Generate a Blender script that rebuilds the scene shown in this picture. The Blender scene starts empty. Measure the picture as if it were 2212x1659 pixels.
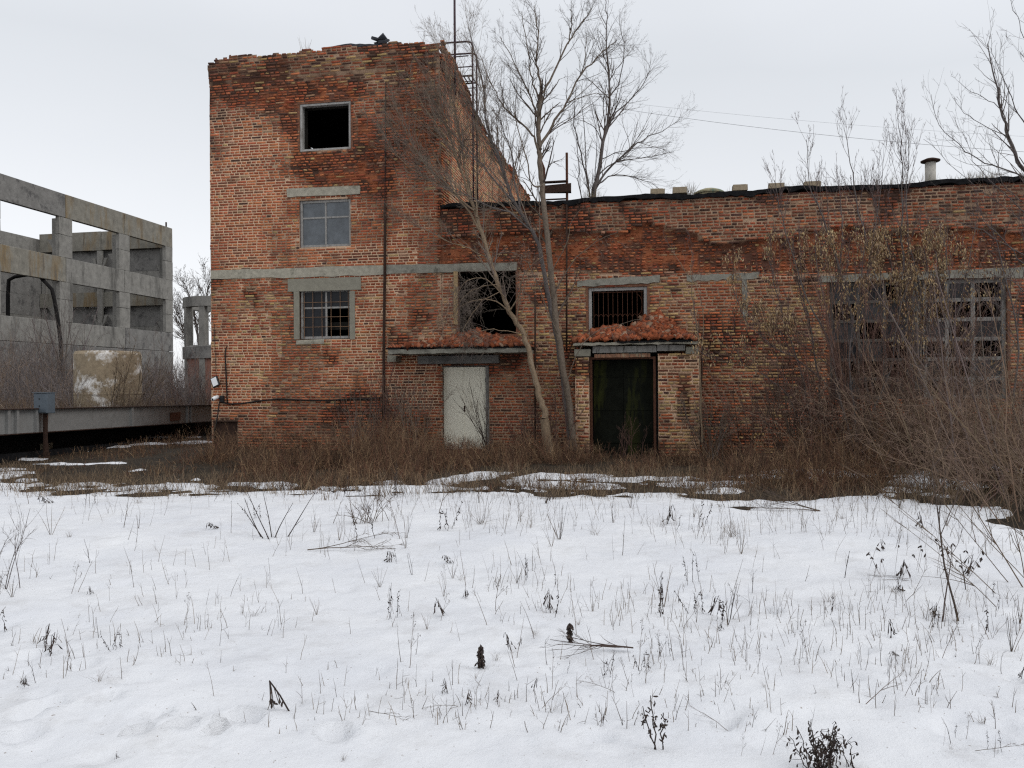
import bpy, math, random
import numpy as np
from mathutils import Vector, Matrix, Euler

SC = bpy.context.scene
COL = SC.collection
rad = math.radians

# ------------------------------------------------------------------ camera
ROLL = -0.007
EYE = Vector((0.0, 0.0, 1.62))
cam_d = bpy.data.cameras.new('camera')
cam_d.lens = 36.0 * 1700.0 / 2212.0
cam_d.sensor_width = 36.0
cam_d.clip_end = 2000.0
cam_d.clip_start = 0.05
cam = bpy.data.objects.new('camera', cam_d)
COL.objects.link(cam)
cam.matrix_world = Matrix.Translation(EYE) @ Matrix.Rotation(rad(90), 4, 'X') @ Matrix.Rotation(ROLL, 4, 'Z')
SC.camera = cam

# ------------------------------------------------------------------ sky, sun, exposure
SUN_EL, SUN_AZ = rad(42), rad(118)          # azimuth measured clockwise from +Y (north)
world = bpy.data.worlds.new('World')
SC.world = world
world.use_nodes = True
nt = world.node_tree
nt.nodes.clear()
wo = nt.nodes.new('ShaderNodeOutputWorld')
sky = nt.nodes.new('ShaderNodeTexSky')
sky.sky_type = 'NISHITA'
sky.sun_disc = False
sky.sun_elevation = SUN_EL
sky.sun_rotation = SUN_AZ
hs = nt.nodes.new('ShaderNodeHueSaturation')
hs.inputs['Saturation'].default_value = 0.15
bg1 = nt.nodes.new('ShaderNodeBackground')
bg1.inputs['Strength'].default_value = 0.05
nt.links.new(sky.outputs['Color'], hs.inputs['Color'])
nt.links.new(hs.outputs['Color'], bg1.inputs['Color'])
tc = nt.nodes.new('ShaderNodeTexCoord')
sep = nt.nodes.new('ShaderNodeSeparateXYZ')
nt.links.new(tc.outputs['Generated'], sep.inputs[0])
nz = nt.nodes.new('ShaderNodeTexNoise')
nz.inputs['Scale'].default_value = 1.6
nz.inputs['Detail'].default_value = 3.0
mapn = nt.nodes.new('ShaderNodeMapping')
mapn.inputs['Scale'].default_value = (1, 1, 2.5)
nt.links.new(tc.outputs['Generated'], mapn.inputs[0])
nt.links.new(mapn.outputs[0], nz.inputs['Vector'])
ma = nt.nodes.new('ShaderNodeMath'); ma.operation = 'MULTIPLY_ADD'
ma.inputs[1].default_value = 0.26
nt.links.new(nz.outputs['Fac'], ma.inputs[0])
nt.links.new(sep.outputs['Z'], ma.inputs[2])
ramp = nt.nodes.new('ShaderNodeValToRGB')
cr = ramp.color_ramp
cr.elements[0].position = 0.0;  cr.elements[0].color = (0.745, 0.752, 0.768, 1)
cr.elements[1].position = 1.0;  cr.elements[1].color = (1.0, 1.02, 1.06, 1)
e = cr.elements.new(0.22); e.color = (0.715, 0.730, 0.758, 1)
e = cr.elements.new(0.50); e.color = (0.60, 0.63, 0.67, 1)
e = cr.elements.new(0.62); e.color = (0.72, 0.745, 0.79, 1)
nt.links.new(ma.outputs[0], ramp.inputs['Fac'])
bg2 = nt.nodes.new('ShaderNodeBackground')
bg2.inputs['Strength'].default_value = 0.93
nt.links.new(ramp.outputs['Color'], bg2.inputs['Color'])
adds = nt.nodes.new('ShaderNodeAddShader')
nt.links.new(bg1.outputs[0], adds.inputs[0])
nt.links.new(bg2.outputs[0], adds.inputs[1])
nt.links.new(adds.outputs[0], wo.inputs['Surface'])

sun_d = bpy.data.lights.new('sun', 'SUN')
sun_d.energy = 0.9
sun_d.angle = rad(30)
sun_d.color = (1.0, 0.97, 0.93)
sun = bpy.data.objects.new('sun', sun_d)
COL.objects.link(sun)
sd = Vector((math.sin(SUN_AZ) * math.cos(SUN_EL), math.cos(SUN_AZ) * math.cos(SUN_EL), math.sin(SUN_EL)))
sun.rotation_euler = (-sd).to_track_quat('-Z', 'Y').to_euler()

SC.view_settings.view_transform = 'Standard'
SC.view_settings.look = 'None'
SC.view_settings.exposure = 0.0
SC.view_settings.gamma = 1.0
SC.cycles.max_bounces = 6
SC.cycles.diffuse_bounces = 3
SC.cycles.use_denoising = False
SC.cycles.pixel_filter_type = 'BLACKMAN_HARRIS'
SC.cycles.filter_width = 1.25
SC.cycles.sample_clamp_indirect = 3.0

# ------------------------------------------------------------------ geometry helpers
def ray(px, py):
    a = (px - 1106.0) / 1700.0
    b = (829.5 - py) / 1700.0
    return Vector((a - b * ROLL, 1.0, b + a * ROLL))

def at(px, py, Y):
    return EYE + ray(px, py) * Y

def gnd(px, py, z=0.0):
    d = ray(px, py)
    return EYE + d * ((z - EYE.z) / d.z)

TH = math.atan(0.18)
E = Vector((math.cos(TH), -math.sin(TH), 0))
D = Vector((math.sin(TH), math.cos(TH), 0))
O = Vector((0, 19.0, 0))

def F(px, py, dep=0.0):
    """(s, z) on the facade plane set back by dep"""
    d = ray(px, py)
    k = ((O - EYE).dot(D) + dep) / d.dot(D)
    p = EYE + d * k
    return (p - O).dot(E), p.z

def G(px, py, s):
    """(u, z) on the plane at right angles to the facade at local x = s"""
    d = ray(px, py)
    k = ((O - EYE).dot(E) + s) / d.dot(E)
    p = EYE + d * k
    return (p - O).dot(D), p.z

def W(s, dep, z):
    return O + E * s + D * dep + Vector((0, 0, z))

def PX(s, z, dep=0.0):
    """photo position of facade points (numpy arrays)"""
    s = np.asarray(s, float); z = np.asarray(z, float)
    X = O.x + E.x * s + D.x * dep
    Y = O.y + E.y * s + D.y * dep
    xr = X / Y; zr = (z - EYE.z) / Y
    a = xr + zr * ROLL
    b = zr - xr * ROLL
    return 1106 + a * 1700, 829.5 - b * 1700

def hash2(ix, iy, seed):
    h = (ix.astype(np.int64) * 374761393 + iy.astype(np.int64) * 668265263 + seed * 974634777) & 0xFFFFFFFF
    h = ((h ^ (h >> 13)) * 1274126177) & 0xFFFFFFFF
    h = h ^ (h >> 16)
    return (h & 0xFFFFFF) / float(0xFFFFFF)

def vnoise(x, y, seed=0):
    x = np.asarray(x, float); y = np.asarray(y, float)
    ix = np.floor(x); iy = np.floor(y)
    fx = x - ix; fy = y - iy
    fx = fx * fx * (3 - 2 * fx); fy = fy * fy * (3 - 2 * fy)
    a = hash2(ix, iy, seed); b = hash2(ix + 1, iy, seed)
    c = hash2(ix, iy + 1, seed); d = hash2(ix + 1, iy + 1, seed)
    return (a * (1 - fx) + b * fx) * (1 - fy) + (c * (1 - fx) + d * fx) * fy

def fbm(x, y, seed=0, oct=4):
    t = 0; amp = 0.5; tot = 0
    for i in range(oct):
        t = t + amp * vnoise(np.asarray(x) * 2 ** i, np.asarray(y) * 2 ** i, seed + i * 17)
        tot += amp; amp *= 0.5
    return t / tot

def sstep(a, b, x):
    t = np.clip((np.asarray(x, float) - a) / (b - a), 0, 1)
    return t * t * (3 - 2 * t)

def link(name, me, parent=None):
    o = bpy.data.objects.new(name, me)
    COL.objects.link(o)
    if parent is not None:
        o.parent = parent
    return o

def tag(o, label=None, cat=None, group=None, kind=None):
    if label: o['label'] = label
    if cat: o['category'] = cat
    if group: o['group'] = group
    if kind: o['kind'] = kind
    return o

def empty(name, loc, rz=0.0, label=None, cat=None, group=None):
    o = bpy.data.objects.new(name, None)
    o.empty_display_size = 0.3
    COL.objects.link(o)
    o.location = loc
    o.rotation_euler = (0, 0, rz)
    return tag(o, label, cat, group)

def arr_mesh(name, V, Fq, mats, C=None, mi=None, smooth=False):
    """mesh from numpy arrays; Fq is (n,4) quads or (n,3) tris"""
    V = np.ascontiguousarray(V, dtype=np.float32)
    Fq = np.ascontiguousarray(Fq, dtype=np.int32)
    me = bpy.data.meshes.new(name)
    k = Fq.shape[1]; nf = len(Fq)
    me.vertices.add(len(V)); me.vertices.foreach_set('co', V.ravel())
    me.loops.add(nf * k); me.loops.foreach_set('vertex_index', Fq.ravel())
    me.polygons.add(nf)
    me.polygons.foreach_set('loop_start', np.arange(nf, dtype=np.int32) * k)
    if mi is not None:
        me.polygons.foreach_set('material_index', np.ascontiguousarray(mi, dtype=np.int32))
    if smooth:
        me.polygons.foreach_set('use_smooth', np.ones(nf, dtype=bool))
    me.update(calc_edges=True)
    if C is not None:
        at_ = me.color_attributes.new('Col', 'FLOAT_COLOR', 'POINT')
        c4 = np.ones((len(V), 4), dtype=np.float32); c4[:, :3] = C
        at_.data.foreach_set('color', c4.ravel())
    for m in (mats if isinstance(mats, (list, tuple)) else [mats]):
        me.materials.append(m)
    return me

class MB:
    """collects boxes, tubes and polygons for one mesh"""
    def __init__(self):
        self.v = []; self.f = []; self.m = []
    def quad_box(self, P, mi=0):
        """P: 8 points, bottom ring 0-3 then top ring 4-7"""
        b = len(self.v)
        self.v += [tuple(p) for p in P]
        for q in ((0, 3, 2, 1), (4, 5, 6, 7), (0, 1, 5, 4), (1, 2, 6, 5), (2, 3, 7, 6), (3, 0, 4, 7)):
            self.f.append(tuple(b + i for i in q)); self.m.append(mi)
        return self
    def box(self, x0, x1, y0, y1, z0, z1, mi=0, rnd=None, j=0.0):
        P = [(x0, y0, z0), (x1, y0, z0), (x1, y1, z0), (x0, y1, z0), (x0, y0, z1), (x1, y0, z1), (x1, y1, z1), (x0, y1, z1)]
        if rnd:
            P = [tuple(c + rnd.uniform(-j, j) for c in p) for p in P]
        return self.quad_box(P, mi)
    def obox(self, c, sx, sy, sz, rot, mi=0, rnd=None, j=0.0):
        P = []
        for dz in (-.5, .5):
            for dx, dy in ((-.5, -.5), (.5, -.5), (.5, .5), (-.5, .5)):
                p = Vector((dx * sx, dy * sy, dz * sz))
                if rnd: p += Vector((rnd.uniform(-j, j), rnd.uniform(-j, j), rnd.uniform(-j, j)))
                P.append(Vector(c) + rot @ p)
        return self.quad_box(P, mi)
    def tube(self, pts, r, n=8, mi=0, cap=True):
        pts = [Vector(p) for p in pts]
        rs = r if isinstance(r, (list, tuple)) else [r] * len(pts)
        b = len(self.v)
        prev = None
        for i, p in enumerate(pts):
            t = (pts[min(i + 1, len(pts) - 1)] - pts[max(i - 1, 0)]).normalized()
            if prev is None:
                ref = Vector((0, 0, 1)) if abs(t.z) < .9 else Vector((1, 0, 0))
                u = t.cross(ref).normalized()
            else:
                u = (prev - t * prev.dot(t)).normalized()
            prev = u
            w = t.cross(u)
            for k in range(n):
                a = 2 * math.pi * k / n
                self.v.append(tuple(p + (u * math.cos(a) + w * math.sin(a)) * rs[i]))
        for i in range(len(pts) - 1):
            for k in range(n):
                k2 = (k + 1) % n
                self.f.append((b + i * n + k, b + i * n + k2, b + (i + 1) * n + k2, b + (i + 1) * n + k)); self.m.append(mi)
        if cap:
            self.f.append(tuple(b + k for k in range(n - 1, -1, -1))); self.m.append(mi)
            e0 = b + (len(pts) - 1) * n
            self.f.append(tuple(e0 + k for k in range(n))); self.m.append(mi)
        return self
    def lathe(self, prof, c=(0, 0, 0), n=24, mi=0):
        b = len(self.v)
        for r, z in prof:
            for k in range(n):
                a = 2 * math.pi * k / n
                self.v.append((c[0] + r * math.cos(a), c[1] + r * math.sin(a), c[2] + z))
        for i in range(len(prof) - 1):
            for k in range(n):
                k2 = (k + 1) % n
                self.f.append((b + i * n + k, b + i * n + k2, b + (i + 1) * n + k2, b + (i + 1) * n + k)); self.m.append(mi)
        return self
    def poly(self, pts, mi=0):
        b = len(self.v); self.v += [tuple(p) for p in pts]
        self.f.append(tuple(range(b, b + len(pts)))); self.m.append(mi)
        return self
    def build(self, name, mats, parent=None, bevel=0.0, smooth=False):
        me = bpy.data.meshes.new(name)
        me.from_pydata(self.v, [], self.f)
        for m in (mats if isinstance(mats, (list, tuple)) else [mats]):
            me.materials.append(m)
        me.polygons.foreach_set('material_index', self.m)
        if smooth:
            me.polygons.foreach_set('use_smooth', [True] * len(self.f))
        me.update()
        o = link(name, me, parent)
        if bevel:
            bv = o.modifiers.new('bevel', 'BEVEL'); bv.width = bevel; bv.segments = 1
            bv.limit_method = 'ANGLE'
        return o

class Strands:
    """many thin tapering stems collected into one mesh"""
    def __init__(self):
        self.g = {}; self.n = 0
    def add(self, pts, rs, col):
        n = len(pts)
        if not isinstance(rs, (list, tuple)):
            rs = [rs] * n
        elif len(rs) == 2 and n > 2:
            r0, r1 = rs
            rs = [r0 + (r1 - r0) * i / (n - 1) for i in range(n)]
        q = self.g.setdefault(n, ([], [], []))
        q[0].append([tuple(p) for p in pts]); q[1].append(rs); q[2].append(col)
        self.n += 1
    def arrays(self, sides=3, seed=5):
        rg = np.random.RandomState(seed)
        Vs, Fs, Cs = [], [], []; base = 0
        for n, (P, Rr, Cc) in self.g.items():
            P = np.array(P, dtype=np.float64); Rr = np.array(Rr); Cc = np.array(Cc)
            M = len(P)
            T = np.empty_like(P)
            T[:, 1:-1] = P[:, 2:] - P[:, :-2]
            T[:, 0] = P[:, 1] - P[:, 0]; T[:, -1] = P[:, -1] - P[:, -2]
            T /= np.linalg.norm(T, axis=2, keepdims=True) + 1e-9
            ref = rg.normal(size=(M, 1, 3)); ref /= np.linalg.norm(ref, axis=2, keepdims=True)
            U = np.cross(T, np.broadcast_to(ref, T.shape)); U /= np.linalg.norm(U, axis=2, keepdims=True) + 1e-9
            Wv = np.cross(T, U)
            ang = 2 * np.pi * np.arange(sides) / sides
            ring = (P[:, :, None, :] + Rr[:, :, None, None] * (U[:, :, None, :] * np.cos(ang)[None, None, :, None] + Wv[:, :, None, :] * np.sin(ang)[None, None, :, None]))
            V = ring.reshape(-1, 3)
            idx = np.arange(M * n * sides).reshape(M, n, sides) + base
            a = idx[:, :-1, :]; b2 = idx[:, 1:, :]
            Q = np.stack([a, np.roll(a, -1, 2), np.roll(b2, -1, 2), b2], axis=-1).reshape(-1, 4)
            Vs.append(V); Fs.append(Q); Cs.append(np.repeat(Cc, n * sides, axis=0)); base += len(V)
        return np.concatenate(Vs), np.concatenate(Fs), np.concatenate(Cs)
    def mesh(self, name, mat, sides=3):
        V, Fq, C = self.arrays(sides)
        return arr_mesh(name, V, Fq, mat, C, smooth=True)
    def build(self, name, mat, parent=None, sides=3):
        return link(name, self.mesh(name, mat, sides), parent)

# ------------------------------------------------------------------ materials
def newmat(name):
    m = bpy.data.materials.new(name); m.use_nodes = True
    n = m.node_tree
    return m, n, n.nodes['Principled BSDF']

def nnode(n, typ, **kw):
    o = n.nodes.new(typ)
    for k, v in kw.items(): setattr(o, k, v)
    return o

def noise(n, scale, detail=4, rough=.6, vec=None, dim=None):
    t = nnode(n, 'ShaderNodeTexNoise')
    t.inputs['Scale'].default_value = scale; t.inputs['Detail'].default_value = detail
    t.inputs['Roughness'].default_value = rough
    if vec is not None: n.links.new(vec, t.inputs['Vector'])
    return t

def cramp(n, fac, stops):
    r = nnode(n, 'ShaderNodeValToRGB')
    el = r.color_ramp.elements
    el[0].position, el[0].color = stops[0][0], (*stops[0][1], 1)
    el[1].position, el[1].color = stops[-1][0], (*stops[-1][1], 1)
    for p, c in stops[1:-1]:
        x = el.new(p); x.color = (*c, 1)
    n.links.new(fac, r.inputs['Fac'])
    return r

def mixc(n, fac, a, b, mode='MIX'):
    m = nnode(n, 'ShaderNodeMix', data_type='RGBA', blend_type=mode)
    for sock, v in ((m.inputs['Factor'], fac), (m.inputs['A'], a), (m.inputs['B'], b)):
        if hasattr(v, 'is_linked'): n.links.new(v, sock)
        elif isinstance(v, (int, float)): sock.default_value = v
        else: sock.default_value = (*v, 1)
    # Mix node has several A/B sockets; use the colour ones
    return m

def mix_rgb(n, fac, a, b, mode='MIX'):
    m = nnode(n, 'ShaderNodeMixRGB', blend_type=mode)
    for i, v in ((0, fac), (1, a), (2, b)):
        if hasattr(v, 'is_linked'): n.links.new(v, m.inputs[i])
        elif isinstance(v, (int, float)): m.inputs[i].default_value = v
        else: m.inputs[i].default_value = (*v, 1)
    return m.outputs[0]

def bump(n, bsdf, height, strength=.5, dist=.01):
    b = nnode(n, 'ShaderNodeBump')
    b.inputs['Strength'].default_value = strength; b.inputs['Distance'].default_value = dist
    n.links.new(height, b.inputs['Height']); n.links.new(b.outputs[0], bsdf.inputs['Normal'])

def attr_mat(name, rough=.9, nscale=60, lo=.65, hi=1.3, bstr=.6, bdist=.006, spec=.2, big=None):
    m, n, p = newmat(name)
    a = nnode(n, 'ShaderNodeAttribute', attribute_name='Col')
    tcn = nnode(n, 'ShaderNodeTexCoord')
    nz = noise(n, nscale, 5, .65, tcn.outputs['Object'])
    r = cramp(n, nz.outputs['Fac'], [(.25, (lo,) * 3), (.75, (hi,) * 3)])
    c = mix_rgb(n, 1.0, a.outputs['Color'], r.outputs[0], 'MULTIPLY')
    if big:
        nb = noise(n, big[0], 4, .6, tcn.outputs['Object'])
        rb = cramp(n, nb.outputs['Fac'], [(.3, (big[1],) * 3), (.7, (big[2],) * 3)])
        c = mix_rgb(n, 1.0, c, rb.outputs[0], 'MULTIPLY')
    n.links.new(c, p.inputs['Base Color'])
    p.inputs['Roughness'].default_value = rough
    p.inputs['Specular IOR Level'].default_value = spec
    if bstr: bump(n, p, nz.outputs['Fac'], bstr, bdist)
    return m

def plain(name, col, rough=.8, nscale=8, var=.35, bstr=.3, bdist=.01, metal=0.0, spots=None, spec=.3, streak=False):
    """noisy solid colour; spots = (colour, scale, threshold) wears through it"""
    m, n, p = newmat(name)
    tcn = nnode(n, 'ShaderNodeTexCoord')
    vec = tcn.outputs['Object']
    nz = noise(n, nscale, 6, .65, vec)
    r = cramp(n, nz.outputs['Fac'], [(.25, tuple(c * (1 - var) for c in col)), (.75, tuple(min(1, c * (1 + var)) for c in col))])
    c = r.outputs[0]
    if spots:
        sv = vec
        if streak:
            mp = nnode(n, 'ShaderNodeMapping'); mp.inputs['Scale'].default_value = (1, 1, .18)
            n.links.new(vec, mp.inputs[0]); sv = mp.outputs[0]
        for sc_, ss, th in spots:
            ns = noise(n, ss, 5, .7, sv)
            rs = cramp(n, ns.outputs['Fac'], [(th, (0, 0, 0)), (min(1, th + .12), (1, 1, 1))])
            c = mix_rgb(n, rs.outputs[0], c, sc_)
    n.links.new(c, p.inputs['Base Color'])
    p.inputs['Roughness'].default_value = rough
    p.inputs['Metallic'].default_value = metal
    p.inputs['Specular IOR Level'].default_value = spec
    if bstr: bump(n, p, nz.outputs['Fac'], bstr, bdist)
    return m

M = {}
M['brick'] = attr_mat('brick', .95, 45, .6, 1.32, .8, .008, .15, (3.0, .72, 1.2))
M['mortar'] = attr_mat('mortar', 1.0, 30, .6, 1.35, .8, .01, .1)
M['twig'] = attr_mat('twig', .9, 25, .75, 1.25, 0, 0, .15)
M['rubble'] = attr_mat('rubble', 1.0, 40, .6, 1.35, .7, .006, .1)
M['bark'] = plain('bark', (.135, .105, .08), .95, 22, .45, .9, .012, spots=[((.19, .165, .135), 9, .56), ((.055, .045, .035), 14, .6)], streak=True)
M['bark_tan'] = plain('bark_tan', (.20, .145, .095), .95, 22, .4, .9, .012, spots=[((.27, .22, .17), 9, .58), ((.09, .065, .045), 14, .6)], streak=True)
M['bark_grey'] = plain('bark_grey', (.11, .095, .09), .95, 22, .4, .8, .012)
M['concrete'] = plain('concrete', (.215, .207, .190), .95, 2.2, .32, .8, .03, spots=[((.10, .096, .088), .9, .53), ((.085, .08, .075), 5, .60), ((.37, .36, .34), 4, .63)], streak=True)
M['concrete_rust'] = plain('concrete_rust', (.20, .188, .16), .95, 2.2, .32, .8, .03, spots=[((.20, .145, .08), .8, .51), ((.10, .095, .088), 1.6, .56), ((.36, .35, .33), 4, .65)], streak=True)
M['concrete_dark'] = plain('concrete_dark', (.18, .174, .165), .95, 2.0, .3, .6, .02, spots=[((.085, .082, .08), 1.1, .52), ((.26, .255, .25), 4, .64)])
M['lintel'] = plain('lintel', (.33, .305, .245), .95, 9, .3, .8, .012, spots=[((.19, .18, .14), 4, .55), ((.46, .43, .36), 14, .62)])
M['lintel_grey'] = plain('lintel_grey', (.23, .22, .185), .95, 9, .3, .8, .012, spots=[((.12, .115, .095), 4, .55)])
M['plaster'] = plain('plaster', (.235, .22, .175), .9, 7, .18, .4, .006, spots=[((.17, .16, .13), 3, .6)])
M['wood_white'] = plain('wood_white', (.31, .30, .285), .8, 14, .25, .5, .004, spots=[((.2, .185, .165), 10, .55)], streak=True)
M['wood_grey'] = plain('wood_grey', (.27, .26, .245), .85, 14, .3, .5, .004, spots=[((.12, .11, .1), 10, .55)], streak=True)
M['wood_old'] = plain('wood_old', (.21, .20, .185), .9, 12, .35, .6, .006, spots=[((.08, .075, .065), 9, .55)], streak=True)
M['door_white'] = plain('door_white', (.84, .80, .66), .6, 1.5, .1, .15, .01, spots=[((.52, .48, .37), 2.2, .58), ((.28, .18, .10), 9, .69)], streak=True)
M['door_green'] = plain('door_green', (.009, .010, .007), .9, 5, .5, .5, .006, spots=[((.055, .060, .014), 1.5, .51), ((.006, .006, .005), 3, .58)], streak=True, spec=.1)
M['rust'] = plain('rust', (.085, .035, .02), .9, 18, .5, .6, .004, spots=[((.16, .06, .025), 7, .6)])
M['rust_dark'] = plain('rust_dark', (.035, .018, .012), .9, 14, .5, .6, .004, spots=[((.07, .03, .016), 6, .6)])
M['rust_pale'] = plain('rust_pale', (.25, .15, .09), .9, 20, .35, .4, .003)
M['steel_purple'] = plain('steel_purple', (.055, .032, .04), .7, 14, .4, .3, .003, spots=[((.13, .05, .025), 8, .66)])
M['girder'] = plain('girder', (.20, .20, .195), .7, 5, .18, .3, .004, spots=[((.20, .085, .04), 3.2, .68), ((.13, .13, .125), 1.6, .58)])
M['black'] = plain('black', (.016, .015, .015), .95, 9, .5, .5, .01, spec=.1)
M['tar'] = plain('tar', (.012, .012, .013), .92, 12, .6, .9, .02, spots=[((.045, .043, .04), 5, .64)], spec=.1)
M['cable'] = plain('cable', (.012, .010, .010), .7, 20, .3, 0)
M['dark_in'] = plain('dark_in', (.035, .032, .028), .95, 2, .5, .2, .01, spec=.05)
M['box_paint'] = plain('box_paint', (.085, .105, .125), .55, 4, .12, .1, .003, spots=[((.09, .11, .13), 5, .66)])
M['lamp_black'] = plain('lamp_black', (.015, .015, .016), .5, 10, .2, 0)
M['lamp_white'] = plain('lamp_white', (.78, .79, .80), .3, 3, .03, 0)
M['tank'] = plain('tank', (.30, .27, .17), .9, 6, .25, .5, .006, spots=[((.14, .20, .15), 5, .5), ((.12, .1, .07), 8, .62)], streak=True)
M['ring'] = plain('ring', (.30, .24, .165), .95, 6, .3, .6, .012, spots=[((.17, .13, .09), 2.2, .57), ((.86, .85, .82), 1.15, .53)])
M['asbestos'] = plain('asbestos', (.40, .38, .34), .9, 10, .25, .4, .006, spots=[((.22, .2, .17), 6, .6)], streak=True)
M['wire'] = plain('wire', (.05, .05, .055), .6, 10, .2, 0)
M['block'] = plain('block', (.26, .21, .145), .95, 14, .3, .6, .008)
def glass_mat(name, col, rough):
    m, n, p = newmat(name)
    tcn = nnode(n, 'ShaderNodeTexCoord')
    nz = noise(n, 5, 4, .6, tcn.outputs['Object'])
    r = cramp(n, nz.outputs['Fac'], [(.3, tuple(c * .75 for c in col)), (.7, tuple(c * 1.3 for c in col))])
    n.links.new(r.outputs[0], p.inputs['Base Color'])
    p.inputs['Roughness'].default_value = rough
    p.inputs['Specular IOR Level'].default_value = .5 if name == 'glass_dirty' else .22
    return m
M['glass_dirty'] = glass_mat('glass_dirty', (.085, .095, .105), .22)
M['glass_dark'] = glass_mat('glass_dark', (.014, .015, .018), .35)
M['glass_haze'] = glass_mat('glass_haze', (.034, .037, .040), .5)
# ------------------------------------------------------------------ the brick factory
PAL = np.array([[.44, .150, .068], [.33, .094, .047], [.215, .084, .050], [.085, .045, .034], [.43, .28, .13], [.35, .205, .125], [.33, .095, .042]])
#               orange              red              brown             dark              yellow           pale             raw red core

def spot(px, py, cx, cy, rx, ry):
    return np.exp(-(((px - cx) / rx) ** 2 + ((py - cy) / ry) ** 2))

def front_fields(s, z):
    """erosion 0..1 and palette weights of the front walls"""
    px, py = PX(s, z)
    n1 = fbm(s * .55, z * .55, 3); n2 = fbm(s * 1.7, z * 1.7, 9, 3); n3 = fbm(s * .9 + 40, z * .9, 21)
    er = np.zeros_like(px)
    tower = (px < 953) & (py < 1000)
    for c in ((705, 195, 120, 34), (800, 330, 60, 105), (700, 362, 95, 34), (735, 380, 60, 22), (880, 260, 70, 120), (640, 250, 40, 60), (905, 150, 70, 40), (560, 215, 90, 20)):
        er = np.maximum(er, spot(px, py, *c))
    er_t = er * (.45 + .8 * n2)
    er_t = np.maximum(er_t, .42 * sstep(330, 180, py) * (.4 + n2))
    er_t = np.maximum(er_t, .38 * sstep(.55, .75, n1))
    low = sstep(860, 930, py) * .5
    # wing
    lip = 498 + 26 * (fbm(s * .8, s * 0 + 2.2, 5) - .5) * 2 + 34 * spot(px, 0, 1560, 0, 70, 1) + 16 * spot(px, 0, 1330, 0, 40, 1) - 14 * spot(px, 0, 1400, 0, 60, 1)
    below = sstep(-2, 6, py - lip)
    er_w = below * sstep(612, 560, py) * (.55 + .7 * n2)
    er_w = np.maximum(er_w, .33 * below * sstep(.42, .7, n3))
    er_w = np.maximum(er_w, .25 * sstep(590, 620, py))
    er_w = np.maximum(er_w, .30 * (1 - below) * sstep(560, 540, py) * (.5 + n2))
    er = np.where(tower, np.maximum(er_t, low * .6), er_w)
    er = np.clip(er, 0, 1)
    N = len(px); w = np.zeros((N, 7))
    up = sstep(420, 250, py)
    sw = sstep(.35, .65, n3)
    w[:, 0] = (.16 + .40 * sw) * (1 - .55 * up); w[:, 1] = .42 - .12 * sw; w[:, 2] = .22 + .16 * up - .14 * sw; w[:, 3] = .006 + .09 * up
    lowz = sstep(560, 620, py) * sstep(880, 820, py)
    w[:, 4] = .012 + .22 * spot(px, py, 590, 690, 110, 70) + .03 * lowz; w[:, 5] = .03 + .13 * lowz
    cor = sstep(196, 178, py) * tower
    w = w * (1 - cor[:, None]) + cor[:, None] * np.array([.08, .2, .36, .22, .12, .05, 0])
    ystr = spot(px, py, 720, 163, 190, 16) * tower
    w = w * (1 - ystr[:, None]) + ystr[:, None] * np.array([.04, .05, .25, .12, .48, .06, 0])
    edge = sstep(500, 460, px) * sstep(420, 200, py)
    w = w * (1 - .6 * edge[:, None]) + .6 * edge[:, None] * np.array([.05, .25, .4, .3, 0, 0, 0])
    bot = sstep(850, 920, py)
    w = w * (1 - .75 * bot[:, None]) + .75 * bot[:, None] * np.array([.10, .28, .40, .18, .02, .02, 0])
    # wing colours
    ww = np.zeros((N, 7))
    ww[:] = [.10, .36, .36, .14, .01, .03, .03]
    dz = z_wing - z
    stn = sstep(.75, .15, dz + .5 * (n2 - .5)) * .8 * (.35 + .65 * sstep(1500, 1900, px))
    ww = ww * (1 - stn[:, None]) + stn[:, None] * np.array([.0, .10, .42, .46, 0, .02, 0])
    b1 = below * sstep(600, 585, py)
    ww = ww * (1 - b1[:, None]) + b1[:, None] * np.array([.15, .20, .12, .05, .10, .24, .24])
    greyn = b1 * sstep(.42, .58, n3) * .85
    ww = ww * (1 - greyn[:, None]) + greyn[:, None] * np.array([.05, .12, .22, .08, .10, .40, .03])
    b2 = sstep(585, 610, py)
    yel = np.clip(.38 + 1.1 * spot(px, py, 1440, 660, 130, 80) + .55 * spot(px, py, 1680, 720, 90, 120) + .7 * spot(px, py, 1200, 700, 40, 100) - .3 * sstep(760, 880, py), 0, 1)
    wl = np.array([.30, .30, .24, .05, .06, .04, .06])[None] * (1 - yel[:, None]) + yel[:, None] * np.array([.14, .07, .26, .05, .42, .08, 0])[None]
    ww = ww * (1 - b2[:, None]) + b2[:, None] * wl
    redp = ((px > 1507) & (px < 1602) & (py > 610) & (py < 702)).astype(float)
    ww = ww * (1 - redp[:, None]) + redp[:, None] * np.array([.25, .45, .05, .0, .0, .03, .3])
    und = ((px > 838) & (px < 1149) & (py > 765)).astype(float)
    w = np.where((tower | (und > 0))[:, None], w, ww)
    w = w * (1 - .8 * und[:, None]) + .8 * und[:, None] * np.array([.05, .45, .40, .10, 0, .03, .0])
    raw = sstep(.45, .8, er)
    w = w * (1 - .55 * raw[:, None]) + .55 * raw[:, None] * np.array([.35, .15, .1, .06, .04, .06, .24])
    return er, w, px, py, below, tower

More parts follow.
